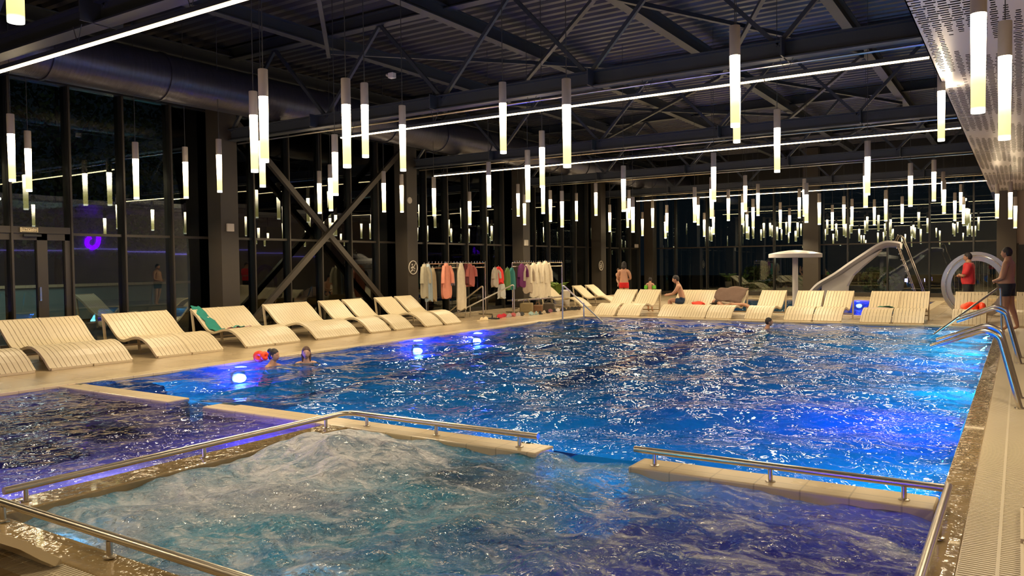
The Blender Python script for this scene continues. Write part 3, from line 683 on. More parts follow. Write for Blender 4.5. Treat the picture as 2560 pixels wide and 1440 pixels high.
# ---------------------------------------------------------------- loungers
PROF = [(0, .03), (.07, .085), (.16, .165), (.28, .245), (.40, .30), (.52, .33), (.64, .332), (.76, .31), (.88, .28), (.98, .262), (1.08, .27), (1.17, .31), (1.26, .375), (1.36, .46), (1.48, .565), (1.60, .65), (1.68, .70)]
def make_lounger(label, loc, rz, group):
    t = thing('sun_lounger', label, 'lounger', loc, rz, group)
    LW = .66
    for s in (-1, 1):
        x = s * (LW / 2 - .018)
        MB().sweep([(x, y, z) for y, z in PROF], [(-.018, -.03), (.018, -.03), (.018, .012), (-.018, .012)]).build('side_rail', M['cream'], t)
        MB().bar((x, 1.66, .68), (x, 1.56, 0), .034, .04).build('rear_leg', M['cream'], t)
    n = 8; sw = (LW - .072) / n
    for i in range(n):
        x = -LW / 2 + .036 + sw * (i + .5)
        MB().sweep([(x, y, z) for y, z in PROF], [(-sw / 2 + .004, -.012), (sw / 2 - .004, -.012), (sw / 2 - .004, .008), (-sw / 2 + .004, .008)]).build('slat', M['cream'], t)
    for y, z in (PROF[0], PROF[7], PROF[13], PROF[-1]): MB().box((-LW / 2 + .02, y - .02, z - .028), (LW / 2 - .02, y + .03, z + .004 if y in (0, 1.68) else z - .006)).build('cross_bar', M['cream'], t)
    MB().box((-LW / 2 + .02, 1.57, .1), (LW / 2 - .02, 1.60, .13)).build('cross_bar', M['cream'], t); return t
# local +y runs foot -> head ; left row: foot at x=-12.1, head towards -x  => rotate +90deg
LY = [5.50, 6.36, 7.00, 8.10, 8.74, 9.87, 10.52, 11.62, 12.24, 13.26, 14.05, 15.14, 15.94]
LBL = ['cut off at the left edge of the picture', 'first full one from the left', 'second full one', 'third full one', 'fourth full one', 'fifth full one, under a teal towel', 'sixth, right of the teal towel', 'seventh full one', 'eighth full one', 'ninth full one', 'tenth full one', 'eleventh, last but one', 'last one, nearest the robe rack']
GL = 'cream loungers in the left row'
L0 = make_lounger('cream slatted lounger in the left row, ' + LBL[0], (-12.13, LY[0], 0), PI / 2, GL)
for y, lb in list(zip(LY, LBL))[1:]: dup(L0, (-12.12 + random.uniform(-.03, .03), y, 0), PI / 2 + random.uniform(-.02, .02), 'cream slatted lounger in the left row, ' + lb, GL)
for (px, py), lb in (((1460, 769), 'cream lounger standing alone right of the white robes'),):
    p = onz(px, py); dup(L0, (p.x, p.y + .25, 0), PI / 2, lb, 'cream loungers at the far left corner')
for y, lb in ((25.3, 'left one of two cream loungers behind the far left handrail'), (26.3, 'right one of two cream loungers behind the far left handrail')): dup(L0, (-11.9, y, 0), PI / 2, lb, 'cream loungers at the far left corner')
FX = [(-9.93, 'first from the left in the far row'), (-9.2, 'second in the far row, left of the seated man'), (-7.98, 'third in the far row, under the seated man'), (-7.31, 'fourth in the far row, with red clothes'), (-6.62, 'fifth in the far row, draped with a brown towel'), (-5.62, 'sixth in the far row, standing alone'),
      (-4.62, 'seventh in the far row, left of the slide'), (-3.94, 'eighth in the far row, below the slide'), (-2.86, 'ninth in the far row, with a green cloth'), (-2.17, 'tenth in the far row, below the slide ladder'), (-.95, 'eleventh in the far row, with orange armbands'), (.28, 'last at the right end, behind the shirtless man')]
FZ = 20.12
for x, lb in FX: dup(L0, (x, FZ + random.uniform(-.04, .04), 0), random.uniform(-.02, .02), 'cream slatted lounger, ' + lb, 'cream loungers in the far row')
dup(L0, (.03, 5.15, 0), -PI / 2, 'cream lounger cut by the right edge, farther one', 'cream loungers in the near corners')
dup(L0, (.03, 4.45, 0), -PI / 2, 'cream lounger cut by the right edge, nearer one', 'cream loungers in the near corners')
dup(L0, (-4.38, 2.03, .01), PI, 'cream lounger foot cut by the bottom left corner', 'cream loungers in the near corners')

# ---------------------------------------------------------------- tall handrails and grab rails
def grab(y, label):
    t = thing('grab_rail', label, 'grab rail', group='curved steel grab rails')
    MB().tube(curve([(.01, y, 0), (-.17, y, .72), (-.30, y, .78), (-.78, y, .585)], .13, 7), .027, 14).build('rail_tube', M['steel'], t, True)
    MB().lathe([(.06, 0), (.06, .008), (.035, .014)], 18, (.01, y, 0)).build('foot_disc', M['steel'], t, True)
grab(9.26, 'front curved steel grab rail of the near pair at the right'); grab(9.95, 'rear curved steel grab rail of the near pair at the right')
grab(13.2, 'front curved steel grab rail of the farther pair at the right'); grab(14.0, 'rear curved steel grab rail of the farther pair at the right')
def stair_rail(label, pts, posts, r=.021):
    t = thing('stair_handrail', label, 'handrail', group='steel stair handrails')
    MB().tube(curve(pts, .09), r, 12).build('rail_tube', M['steelb'], t, True)
    for a, b in posts: MB().tube([a, b], r * .9, 10).build('post', M['steelb'], t, True)
stair_rail('steel stair handrail sloping into the pool at the far right corner', [(-1.55, 17.9, -.1), (-.33, 18.75, .93), (-.30, 18.78, 0)], [])
stair_rail('steel stair handrail at the far left corner of the pool', [(-10.26, 18.31, 0), (-10.25, 18.31, .95), (-9.2, 18.7, -.1)], [((-9.72, 18.5, .46), (-9.72, 18.5, 0))])
stair_rail('steel stair handrail left of the second robe rack', [(-12.7, 18.1, 0), (-12.7, 18.1, .92), (-14.3, 18.6, .12)], [((-13.5, 18.35, .5), (-13.5, 18.35, 0))])
stair_rail('steel stair handrail in front of the second robe rack', [(-12.5, 19.4, 0), (-12.5, 19.4, .92), (-13.6, 17.9, .1)], [((-13.3, 18.3, .3), (-13.3, 18.3, 0))])

# ---------------------------------------------------------------- robe racks
def rack(x, y0, y1, label, zt=1.55, bench=False):
    t = thing('robe_rack', label, 'rack', (x, 0, 0), group='steel robe racks')
    for z in (zt, zt - .12): MB().tube([(0, y0, z), (0, y1, z)], .016, 8).build('hanging_bar', M['steel'], t, True)
    n = 3
    for i in range(n):
        y = y0 + (y1 - y0) * i / (n - 1)
        MB().tube([(0, y, 0), (0, y, zt)], .018, 8).build('upright', M['steel'], t, True)
        MB().tube([(-.25, y, .02), (.25, y, .02)], .018, 8).build('foot_bar', M['steel'], t, True)
    MB().tube([(0, y0, .12), (0, y1, .12)], .014, 8).build('lower_bar', M['steel'], t, True)
    if bench: MB().box((-.2, y0, .36), (.2, y1 - .4, .40)).build('bench_shelf', M['steelb'], t); MB().tube([(.18, y0, .40), (.18, y1 - .4, .40)], .012, 8).build('shelf_edge', M['steel'], t)
    k = int((y1 - y0) / .14)
    for i in range(k):
        y = y0 + .07 + i * .14; MB().tube([(0, y, zt), (.05, y, zt + .01), (.06, y, zt + .06)], .007, 6).build('hook', M['steel'], t)
rack(-13.45, 16.5, 19.3, 'first steel robe rack, right of the column with the round sign')
rack(-13.2, 20.4, 23.55, 'second steel robe rack with a lower shelf, right of the first', bench=True)
def garment(px, ztop, zbot, X, w_, col, label, cat, name, group, sleeves=False, rough=.9, seed=0):
    p = onx(px, 700, X); r = random.Random(seed + int(px)); N = 28; rows = 12; mb = MB(); V = []; Fc = []; ph = r.random() * 6
    for i in range(rows + 1):
        s = i / rows; z = ztop + (zbot - ztop) * s
        ww = w_ * (.22 + .78 * min(1, s * 5)) * (1 + .15 * s) * (1 if s < .85 else 1 - .3 * (s - .85) / .15 * r.random())
        dd = .055 + .03 * s
        for a in range(N):
            u = 2 * PI * a / N; f = 1 + .16 * min(1, s * 2) * math.sin(5 * u + ph + s * 1.2)
            V.append((math.cos(u) * dd * f, math.sin(u) * ww / 2 * f, z + (.03 * math.sin(3 * u + ph) if i == rows else 0)))
    for i in range(rows):
        for a in range(N): b = (a + 1) % N; Fc.append((i * N + a, i * N + b, (i + 1) * N + b, (i + 1) * N + a))
    Fc += [tuple(range(N)), tuple(rows * N + a for a in range(N))[::-1]]
    t = thing(name, label, cat, (X + .04, p.y, 0), group=group); MB().add(V, Fc).build('body', cm(col), t, True)
    if sleeves:
        for s in (-1, 1):
            h_ = ztop - zbot; MB().tube([(.02, s * w_ * .35, ztop - .08), (.05, s * w_ * .56, ztop - .3 * h_), (.05, s * w_ * .6, ztop - .58 * h_)], [.05, .055, .06], 10).build('sleeve', cm(col), t, True)
    MB().tube([(0, 0, ztop - .02), (.0, 0, ztop + .035)], .006, 6).build('hanging_loop', M['white'], t)
    return t
G1, G2 = 'robes and towels on the first rack', 'robes and towels on the second rack'
XR1, XR2 = -13.40, -13.15
for a in [(1058, 1.54, .65, .26, (.36, .32, .22), 'beige robe, leftmost on the first rack', 'robe', True), (1068, 1.54, .55, .24, (.30, .36, .38), 'blue-grey robe next to the leftmost beige one', 'robe', False), (1079, 1.44, .55, .22, (.33, .25, .14), 'tan towel hanging third on the first rack', 'towel', False),
          (1113, 1.56, .6, .36, (.75, .28, .18), 'coral pink robe on the first rack', 'robe', True), (1126, 1.36, .95, .18, (.12, .10, .12), 'dark patterned garment right of the coral robe', 'garment', False), (1150, 1.56, .25, .34, (.72, .62, .44), 'long cream robe on the first rack', 'robe', False),
          (1162, 1.54, .95, .2, (.10, .012, .015), 'maroon garment right of the long cream robe', 'garment', False), (1172, 1.54, .90, .36, (.42, .11, .09), 'rust red robe, rightmost on the first rack', 'robe', True)]:
    garment(a[0], a[1], a[2], XR1, a[3], a[4], a[5], a[6], 'hanging_' + a[6], G1, a[7])
for a in [(1235, 1.42, .85, .28, (.45, .38, .30), 'beige jacket at the left end of the second rack', 'jacket', True), (1244, 1.44, .95, .40, (.75, .02, .015), 'bright red shirt on the second rack', 'shirt', False), (1251, .98, .5, .3, (.5, .5, .45), 'white bag-like cloth below the red shirt', 'cloth', False),
          (1266, 1.40, .75, .24, (.10, .20, .05), 'green towel on the second rack', 'towel', False), (1277, 1.40, .75, .28, (.02, .17, .15), 'teal towel right of the green one', 'towel', False), (1302, 1.52, .80, .4, (.13, .012, .10), 'purple robe on the second rack', 'robe', True),
          (1316, 1.50, .6, .5, (.42, .34, .25), 'beige robe right of the purple one', 'robe', True), (1332, 1.54, .45, .5, (.70, .62, .46), 'first of three long cream robes on the second rack', 'robe', True),
          (1346, 1.57, .38, .5, (.72, .64, .48), 'middle one of three long cream robes', 'robe', True), (1361, 1.6, .42, .5, (.68, .60, .45), 'rightmost of three long cream robes, rack end', 'robe', True)]:
    garment(a[0], a[1], a[2], XR2, a[3], a[4], a[5], a[6], 'hanging_' + a[6], G2, a[7])

# footwear
def shoe(x, y, rz, col, kind, label):
    t = thing('slipper', label, 'slipper', (x, y, 0), rz, 'footwear by the robe racks')
    s = [(math.sin(a * PI / 8) * (.042 if abs(a - 8) > 4 else .038), -math.cos(a * PI / 8) * .125) for a in range(16)]
    MB().poly(s, 0, .03).build('sole', cm(col), t)
    up = cm(tuple(min(1, c * 1.25) for c in col))
    MB().sweep([(-.042, .03, .015), (-.03, .035, .055), (0, .04, .07), (.03, .035, .055), (.042, .03, .015)], [(-.045, -.004), (.045, -.004), (.045, .004), (-.045, .004)]).build('strap', up, t)
cols = [((.70, .58, .38), 'cream'), ((.70, .60, .40), 'cream'), ((.02, .02, .03), 'black'), ((.02, .02, .02), 'black'), ((.5, .03, .05), 'red'), ((.5, .03, .05), 'red'), ((.35, .32, .33), 'grey'), ((.4, .1, .1), 'dull red'), ((.5, .45, .42), 'pale'), ((.05, .05, .05), 'black'), ((.3, .4, .38), 'mint'), ((.32, .42, .4), 'mint'),
        ((.03, .03, .03), 'black'), ((.5, .42, .3), 'tan'), ((.03, .02, .02), 'black'), ((.25, .1, .12), 'maroon'), ((.04, .04, .05), 'black'), ((.6, .55, .5), 'white'), ((.03, .03, .03), 'black'), ((.02, .02, .02), 'black'), ((.05, .04, .03), 'brown'), ((.03, .03, .03), 'black'), ((.02, .02, .02), 'black'), ((.04, .03, .03), 'brown')]
spx = [(1202, 803), (1213, 802), (1228, 797), (1238, 798), (1250, 795), (1259, 793), (1272, 793), (1284, 791), (1294, 790), (1305, 789), (1328, 788), (1338, 787), (1348, 786), (1358, 785), (1366, 783), (1375, 781), (1384, 780), (1393, 779), (1401, 778), (1410, 777), (1420, 776), (1429, 775), (1438, 775), (1447, 774)]
for i, ((px, py), (c, n_)) in enumerate(zip(spx, cols)):
    p = onz(px, py); shoe(p.x, p.y, random.uniform(-1, 1), c, 0, '%s slipper, %s along the row of footwear from the left' % (n_, ('first second third fourth fifth sixth seventh eighth ninth tenth eleventh twelfth thirteenth fourteenth fifteenth sixteenth seventeenth eighteenth nineteenth twentieth twenty-first twenty-second twenty-third last').split()[i]))
def bag(px, py, s, col, label):
    p = onz(px, py); t = thing('tote_bag', label, 'bag', p, .4)
    MB().poly([(-s, -.1), (s, -.1), (s * 1.05, .1), (-s * 1.05, .1)], 0, s * 1.5).build('body', cm(col), t, bevel=.03)
    MB().tube([(-s * .5, 0, s * 1.5), (-s * .3, 0, s * 2.1), (s * .3, 0, s * 2.1), (s * .5, 0, s * 1.5)], .012, 8).build('handle', cm(col), t, True)
bag(1316, 781, .2, (.26, .20, .10), 'tan tote bag on the floor below the beige robe'); bag(1372, 778, .17, (.06, .045, .03), 'dark brown bag under the rightmost cream robe'); bag(1345, 779, .14, (.2, .1, .05), 'brown bag under the cream robes')
bn = thing('waste_bin', 'white waste bin behind the far left handrail', 'bin', onz(1415, 764))
MB().lathe([(.13, 0), (.16, .5), (.165, .52)], 20).build('body', M['offwhite'], bn, True); MB().lathe([(.17, .52), (.17, .55), (.12, .57)], 20).build('lid', M['white'], bn, True)

# ---------------------------------------------------------------- water features
mp = ony(1988, 700, 25.6); ms = thing('mushroom_fountain', 'white mushroom shaped water fountain in the small pool', 'fountain', (mp.x, 25.6, 0))
MB().lathe([(.79, 1.60), (.80, 1.61), (.80, 1.72), (.76, 1.735), (.5, 1.79), (.2, 1.83), (.02, 1.84)], 40).build('canopy', M['white'], ms, True)
MB().lathe([(.085, -.5), (.085, 1.61)], 20).build('stem', M['white'], ms, True)
def slide():
    Y = 27.3; P = lambda x, y: ony(x, y, Y)
    o = P(2140, 700); t = thing('pool_slide', 'white curved children\'s pool slide with a steel ladder', 'slide', (o.x, Y, 0))
    c = [P(x, y) for x, y in [(2022, 745), (2045, 718), (2085, 697), (2125, 668), (2165, 642), (2195, 622), (2215, 614), (2238, 615), (2250, 618)]]
    c = [Vector((p.x - o.x, 0, p.z)) for p in c]; W_ = .27
    V = []; Fc = []; ns = 9
    cc = []
    for i in range(len(c) - 1):
        for k in range(4): cc.append(c[i].lerp(c[i + 1], k / 4))
    cc.append(c[-1])
    for _ in range(3): cc = [cc[0]] + [(cc[i - 1] + cc[i] * 2 + cc[i + 1]) / 4 for i in range(1, len(cc) - 1)] + [cc[-1]]
    for p in cc:
        for j in range(ns): a = -1 + 2 * j / (ns - 1); V.append((p.x, a * W_, p.z + .16 * a * a * abs(a)))
        for j in range(ns): a = 1 - 2 * j / (ns - 1); V.append((p.x + .03, a * (W_ + .03), p.z + .15 * a * a * abs(a) - .05))
    k = 2 * ns
    for i in range(len(cc) - 1):
        for a in range(k): b = (a + 1) % k; Fc.append((i * k + a, (i + 1) * k + a, (i + 1) * k + b, i * k + b))
    Fc += [tuple(range(k)), tuple((len(cc) - 1) * k + a for a in range(k))[::-1]]
    MB().add(V, Fc).build('chute', M['white'], t, True)
    sk = [P(x, y) for x, y in [(2058, 712), (2100, 690), (2140, 662), (2175, 640), (2205, 624), (2195, 636), (2160, 665), (2135, 688), (2120, 715), (2116, 760), (2100, 775), (2050, 775)]]
    pl = [(p.x - o.x, p.z) for p in sk]; n = len(pl); V = [(x, -.20, z) for x, z in pl] + [(x, .20, z) for x, z in pl]
    MB().add(V, [tuple(range(n)), tuple(range(n, 2 * n))[::-1]] + [(i, n + i, n + (i + 1) % n, (i + 1) % n) for i in range(n)]).build('support_base', M['white'], t, bevel=.02)
    a0, b0 = P(2244, 612), P(2292, 742); a = Vector((a0.x - o.x, 0, a0.z)); b = Vector((b0.x - o.x, 0, b0.z)); b2 = a + (b - a) * 1.12
    for s in (-.2, .2): MB().tube([a + Vector((0, s, 0)), b2 + Vector((0, s, 0))], .016, 8).build('ladder_rail', M['steel'], t, True)
    for i in range(9): q = a.lerp(b, (i + .6) / 9); MB().box((q.x - .05, -.2, q.z - .012), (q.x + .05, .2, q.z + .012)).build('ladder_rung', M['steel'], t)
    for s in (-.24, .24):
        d = Vector((.14, 0, .05)); MB().tube(curve([a + Vector((-.1, s, .02)), a + Vector((.05, s, .32)), a + d + Vector((0, s, .2)), b2 + d * 1.6 + Vector((0, s, 0)), b2 + Vector((0, s, -.05))], .1), .013, 8).build('ladder_handrail', M['steel'], t, True)
    b_ = MB()
    for s in (-.3, .3): b_.tube(curve([(b.x - .3, s, 0), (b.x - .28, s, .42), (b.x + .25, s, .42), (b.x + .27, s, 0)], .08), .014, 8)
    b_.build('base_frame', M['steel'], t, True)
slide()
rp = ony(2440, 718, 24.2); rg = thing('water_ring', 'large steel hoop with a falling sheet of water behind the man in red', 'water feature', (rp.x, 24.2, .79))
pr = [(-.12, -.015), (.12, -.015), (.12, .015), (-.12, .015)]
MB().sweep([(math.cos(a * PI / 24) * .70, 0, math.sin(a * PI / 24) * .77) for a in range(48)], pr, closed=True).build('hoop', M['steelb'], rg, True)
for z in (-.10, 0, .10): MB().tube([(math.cos(a * PI / 24) * .71, z, math.sin(a * PI / 24) * .785) for a in range(48)], .012, 6, closed=True).build('hoop_rib', M['steel'], rg, True)
ws = MB(); r2 = random.Random(3)
for i in range(0, 26, 2):
    x = -.60 + i * .048; zt = math.sqrt(max(.0, 1 - (x / .70) ** 2)) * .75
    ws.tube([(x, .02, zt), (x + r2.uniform(-.01, .01), .02, -zt)], r2.uniform(.004, .009), 5)
o = ws.build('falling_water', glass('falling_water', (.93, .95, .96), 1.33), rg, True); o['kind'] = 'stuff'

# ---------------------------------------------------------------- textiles and small things
def cloth(name, label, cat, col, pts, thick=.012, group=None, seed=1, amp=.012):
    """pts: grid rows of 3D points"""
    r = random.Random(seed); R_ = len(pts); C_ = len(pts[0]); S = 4
    top = []
    for i in range((R_ - 1) * S + 1):
        row = []
        for j in range((C_ - 1) * S + 1):
            a, fa = divmod(i, S); b, fb = divmod(j, S); a2, b2 = min(a + 1, R_ - 1), min(b + 1, C_ - 1); fa /= S; fb /= S
            p = (Vector(pts[a][b]) * (1 - fa) + Vector(pts[a2][b]) * fa) * (1 - fb) + (Vector(pts[a][b2]) * (1 - fa) + Vector(pts[a2][b2]) * fa) * fb
            row.append(p + Vector((math.sin(i * 1.7 + seed), math.cos(j * 1.9 + seed), 1.2 * math.sin(i * .9 + j * 1.3 + seed))) * amp)
        top.append(row)
    n, m = len(top), len(top[0]); V = [p for r_ in top for p in r_]
    Fc = [(i * m + j, i * m + j + 1, (i + 1) * m + j + 1, (i + 1) * m + j) for i in range(n - 1) for j in range(m - 1)]
    o = MB().add(V, Fc).build(name, cm(col), None, True); s = o.modifiers.new('solid', 'SOLIDIFY'); s.thickness = thick; s.offset = 1
    return tag(o, label, cat, group)
def lounger_pt(base, rz, lx, s, dz=.02):
    import bisect
    i = min(len(PROF) - 2, max(0, bisect.bisect([q[0] for q in PROF], s) - 1)); a, b = PROF[i], PROF[i + 1]; f = (s - a[0]) / (b[0] - a[0]); z = a[1] + (b[1] - a[1]) * f + dz
    v = Vector((lx, s, z)); v.rotate(Matrix.Rotation(rz, 3, 'Z')); return v + Vector(base)
B5 = (-12.12, LY[5], 0)
LP = lambda lx, s, dz=.03: lounger_pt(B5, PI / 2, lx, s, dz)
cloth('beach_towel', 'teal towel draped down the left side of a lounger back', 'towel', (.01, .20, .15), [[LP(-.30, 1.69, .05), LP(-.12, 1.69, .05)], [LP(-.32, 1.5), LP(-.08, 1.5, .06)], [LP(-.26, 1.3, .05), LP(-.03, 1.28, .06)], [LP(-.3, 1.12, .04), LP(-.02, 1.1, .05)], [LP(-.27, .98, .03), LP(-.05, .95, .04)]], amp=.014)
cloth('beach_towel', 'crumpled dark red and white towel on the seat of the teal towel lounger', 'towel', (.22, .03, .05), [[LP(-.05, .98, .03), LP(.1, .98, .05), LP(.2, .9, .03)], [LP(-.15, .85, .03), LP(.02, .84, .05), LP(.14, .78, .03)]], amp=.01)
cloth('folded_cloth', 'small green and white cloth on the seat edge of the same lounger', 'cloth', (.10, .33, .25), [[LP(.05, .92, .06), LP(.14, .94, .08), LP(.24, .9, .04)], [LP(.02, .78, .05), LP(.14, .76, .06), LP(.24, .72, .03)]], amp=.012)
cloth('beach_towel', 'pink flowered cloth beside the green cloth', 'cloth', (.55, .38, .33), [[LP(.24, .86, .04), LP(.31, .84, .04)], [LP(.2, .62, .03), LP(.3, .6, .03)]], amp=.008)
def FP(k, lx, s, dz=.03): return lounger_pt((FX[k][0], FZ, 0), 0, lx, s, dz)
cloth('beach_towel', 'brown towel draped over the back of a far lounger', 'towel', (.13, .075, .05), [[FP(4, -.50, 1.60, .10), FP(4, -.2, 1.68, .10), FP(4, .31, 1.68, .08)], [FP(4, -.58, 1.4, .10), FP(4, -.2, 1.4, .12), FP(4, .3, 1.4, .10)], [FP(4, -.48, 1.2, .10), FP(4, -.16, 1.14, .12), FP(4, .24, 1.10, .10)]], amp=.018)
cloth('beach_towel', 'pale pink patterned towel on the far lounger with the green cloth', 'towel', (.56, .44, .33), [[FP(8, -.2, 1.0), FP(8, .2, 1.0)], [FP(8, -.2, .5), FP(8, .25, .5)], [FP(8, -.1, .12), FP(8, .26, .12)]], amp=.004, thick=.006)
cloth('folded_cloth', 'dark green cloth lying on a far lounger', 'cloth', (.03, .16, .10), [[FP(8, .02, .98, .08), FP(8, .3, .98, .04)], [FP(8, -.1, .78, .05), FP(8, .28, .7, .05)]], amp=.02)
cloth('folded_cloth', 'orange red clothes lying on the fourth far lounger', 'clothes', (.70, .05, .02), [[FP(3, -.30, 1.12, .04), FP(3, -.05, 1.12, .04)], [FP(3, -.36, .95, .15), FP(3, -.04, .95, .12)], [FP(3, -.32, .78, .04), FP(3, -.05, .78, .03)]], amp=.015, thick=.03)
def floaty(x, y, z, col, label, k=1, rz=0, par=None):
    t = thing('swim_armband', label, 'armband', (x, y, z), rz, 'orange inflatable armbands')
    MB().tube([(math.cos(a * PI / 8) * .06 * k, 0, math.sin(a * PI / 8) * .06 * k) for a in range(16)], .055 * k, 10, closed=True).build('inflated_ring', cm(col, .35), t, True)
    MB().tube([(.075 * k, .0, .05 * k), (.12 * k, .01, .08 * k)], .012, 8).build('valve', cm(col, .35), t)
OR = (1.0, .07, .01)
for q, (lx, s, dz, lb) in enumerate([(-.02, 1.02, .09, 'left orange armband lying on the far right lounger'), (.12, .98, .1, 'middle orange armband lying on the far right lounger'), (.22, .92, .08, 'right orange armband lying on the far right lounger')]):
    p = FP(10, lx, s, dz); floaty(p.x, p.y, p.z, OR, lb, 1.25, q * .9)
p = FP(10, -.14, 1.16, .06); tag(MB().ball((0, 0, 0), (.09, .06, .08)).build('beach_ball', cm((.95, .25, .15)), None, True, loc=p), 'salmon pink ball beside the orange armbands', 'ball')
# potted spiky plant at the right edge
pt = thing('potted_agave', 'dark spiky plant in a pot cut by the right edge', 'plant', (.62, 12.9, 0))
MB().lathe([(.18, 0), (.24, .35), (.25, .4), (.22, .4)], 20).build('pot', M['brown'], pt, True)
for i in range(22):
    a = i * 2.4; e = .35 + .5 * (i % 5) / 5; L_ = .55
    MB().tube([(0, 0, .38), (math.cos(a) * L_ * .4, math.sin(a) * L_ * .4, .42 + L_ * .5 * e), (math.cos(a) * L_, math.sin(a) * L_, .42 + L_ * .55 * e)], [.02, .04, .004], 5).build('leaf', M['agave'], pt)

# ---------------------------------------------------------------- people
SK = mat('skin', (.46, .235, .135), .55, 0, .05, 6); SK2 = mat('fair_skin', (.52, .29, .18), .55, 0, .05, 6)
HAIR = mat('dark_hair', (.018, .012, .010), .6, 0, .3, 40, .5, 60, stretch=(1, 1, .3)); HAIRB = mat('brown_hair', (.07, .03, .015), .6, 0, .3, 40, .5, 60, stretch=(1, 1, .3))
EYE = mat('dark_eye', (.02, .015, .01), .2); LIP = mat('lip', (.35, .10, .08), .5)
def skin(name, J, E_, mt, parent, sub=2, extra=None):
    ks = list(J); me = bpy.data.meshes.new(name); me.from_pydata([J[k][0] for k in ks], [(ks.index(a), ks.index(b)) for a, b in E_], []); me.update()
    o = bpy.data.objects.new(name, me); COL.objects.link(o)
    md = o.modifiers.new('s', 'SKIN'); md.use_smooth_shade = True; md.branch_smoothing = .6
    sv = me.skin_vertices[0].data
    for i, k in enumerate(ks):
        r = J[k][1]; sv[i].radius = r if isinstance(r, tuple) else (r, r); sv[i].use_root = (i == 0)
    s = o.modifiers.new('sub', 'SUBSURF'); s.levels = sub; s.render_levels = sub
    dg = bpy.context.evaluated_depsgraph_get(); ev = o.evaluated_get(dg); nmz = bpy.data.meshes.new_from_object(ev)
    o.modifiers.clear(); o.data = nmz; o.data.name = name
    if extra:
        mb = MB(); 
        for f in extra: f(mb)
        vs = [tuple(v.co) for v in nmz.vertices]; fs = [tuple(p.vertices) for p in nmz.polygons]; m2 = MB(); m2.add(vs, fs); m2.add(mb.v, mb.f); o.data = m2.mesh(name)
    for p in o.data.polygons: p.use_smooth = True
    o.data.materials.clear(); o.data.materials.append(mt); o.parent = parent; return o
def head_fn(c, fwd, k=1.0):
    """head with brow, nose, chin, ears looking along fwd"""
    rot = Vector((0, 1, 0)).rotation_difference(Vector(fwd).normalized()).to_matrix()
    def f(mb):
        h = MB(); h.ball((0, 0, 0), (.074, .094, .118), 28, 20)
        V = []
        for x, y, z in h.v:
            t = max(0, -z / .118); x *= 1 - .28 * t * t; y2 = y * (1 - .12 * t) + (.012 * t if y > 0 else 0)
            if y > 0:
                y2 += .022 * math.exp(-((x / .014) ** 2 + ((z + .018) / .022) ** 2)) + .006 * math.exp(-((x / .04) ** 2 + ((z - .03) / .012) ** 2)) - .008 * math.exp(-(((abs(x) - .030) / .016) ** 2 + ((z - .005) / .013) ** 2)) + .006 * math.exp(-((x / .025) ** 2 + ((z + .055) / .012) ** 2))
            V.append((x, y2, z))
        h.v = V
        for s in (-1, 1): h.ball((s * .075, -.005, -.005), (.012, .02, .032), 8, 6)
        mb.add([Vector(c) + rot @ (Vector(v) * k) for v in h.v], h.f)
    return f
def face_bits(c, fwd, k, par, hairm, style='short'):
    rot = Vector((0, 1, 0)).rotation_difference(Vector(fwd).normalized()).to_matrix(); c = Vector(c)
    e = MB()
    for s in (-1, 1): e.ball((s * .03, .079, .005), (.010, .006, .005), 8, 6)
    e.v = [tuple(c + rot @ (Vector(v) * k)) for v in e.v]; e.build('eyes', EYE, par, True)
    m = MB(); m.ball((0, .088, -.056), (.022, .008, .007), 8, 6); m.v = [tuple(c + rot @ (Vector(v) * k)) for v in m.v]; m.build('mouth', LIP, par, True)
    h = MB(); h.ball((0, -.012, .018), (.084, .100, .115), 22, 16); keep = []
    nv = []
    for x, y, z in h.v:
        lim = .035 if y > .02 else (-.02 if y > -.02 else -.07)
        if style != 'short': lim -= .02 if y < .02 else 0
        nv.append((x, y, max(z, lim)) if z < lim else (x, y, z))
    # pull the fringe back so that the face stays open
    nv = [(x * (.86 if z <= .036 and y > .02 else 1), min(y, .066 if z < .05 else .2), z) for x, y, z in nv]
    h.v = nv
    if style == 'bun': h.ball((0, -.10, .075), (.05, .05, .05)); h.ball((0, -.07, -.03), (.07, .06, .07))
    if style == 'long': 
        for s in (-1, 1): h.tube([(s * .062, -.02, .06), (s * .074, -.015, -.04), (s * .07, -.01, -.17)], [.012, .024, .016], 10)
        h.ball((0, -.07, -.06), (.075, .05, .12))
    h.v = [tuple(c + rot @ (Vector(v) * k)) for v in h.v]; h.build('hair', hairm, par, True)
def fingers(wr_, dirv, palmn, k=1.0, curl=.5):
    """five finger chains; dirv: along the hand, palmn: towards the palm"""
    d = Vector(dirv).normalized(); n = Vector(palmn); n = (n - d * n.dot(d)).normalized(); s = d.cross(n)
    J = {}; E_ = []
    base = Vector(wr_) + d * .07 * k
    for i, (o_, L_) in enumerate(((-.027, .058), (-.009, .068), (.009, .064), (.026, .050))):
        p0 = Vector(wr_) + d * .045 * k + s * o_ * k * .8; p1 = base + s * o_ * k + d * .012 * k; p2 = p1 + (d * (1 - curl * .4) + n * curl * .6) * L_ * .55 * k; p3 = p2 + (d * (1 - curl) + n * curl * 1.1) * L_ * .5 * k
        for q, p, r in ((0, p0, .010), (1, p1, .0095), (2, p2, .0085), (3, p3, .007)): J['f%d%d' % (i, q)] = (p, r * k)
        E_ += [('f%d%d' % (i, q), 'f%d%d' % (i, q + 1)) for q in range(3)]
    p0 = Vector(wr_) + d * .025 * k - s * .02 * k; p1 = p0 + (-s * .03 + d * .02 + n * .01) * k; p2 = p1 + (d * .03 - s * .008 + n * .008) * k
    for q, p, r in ((0, p0, .012), (1, p1, .011), (2, p2, .008)): J['t%d' % q] = (p, r * k)
    E_ += [('t0', 't1'), ('t1', 't2')]; return J, E_
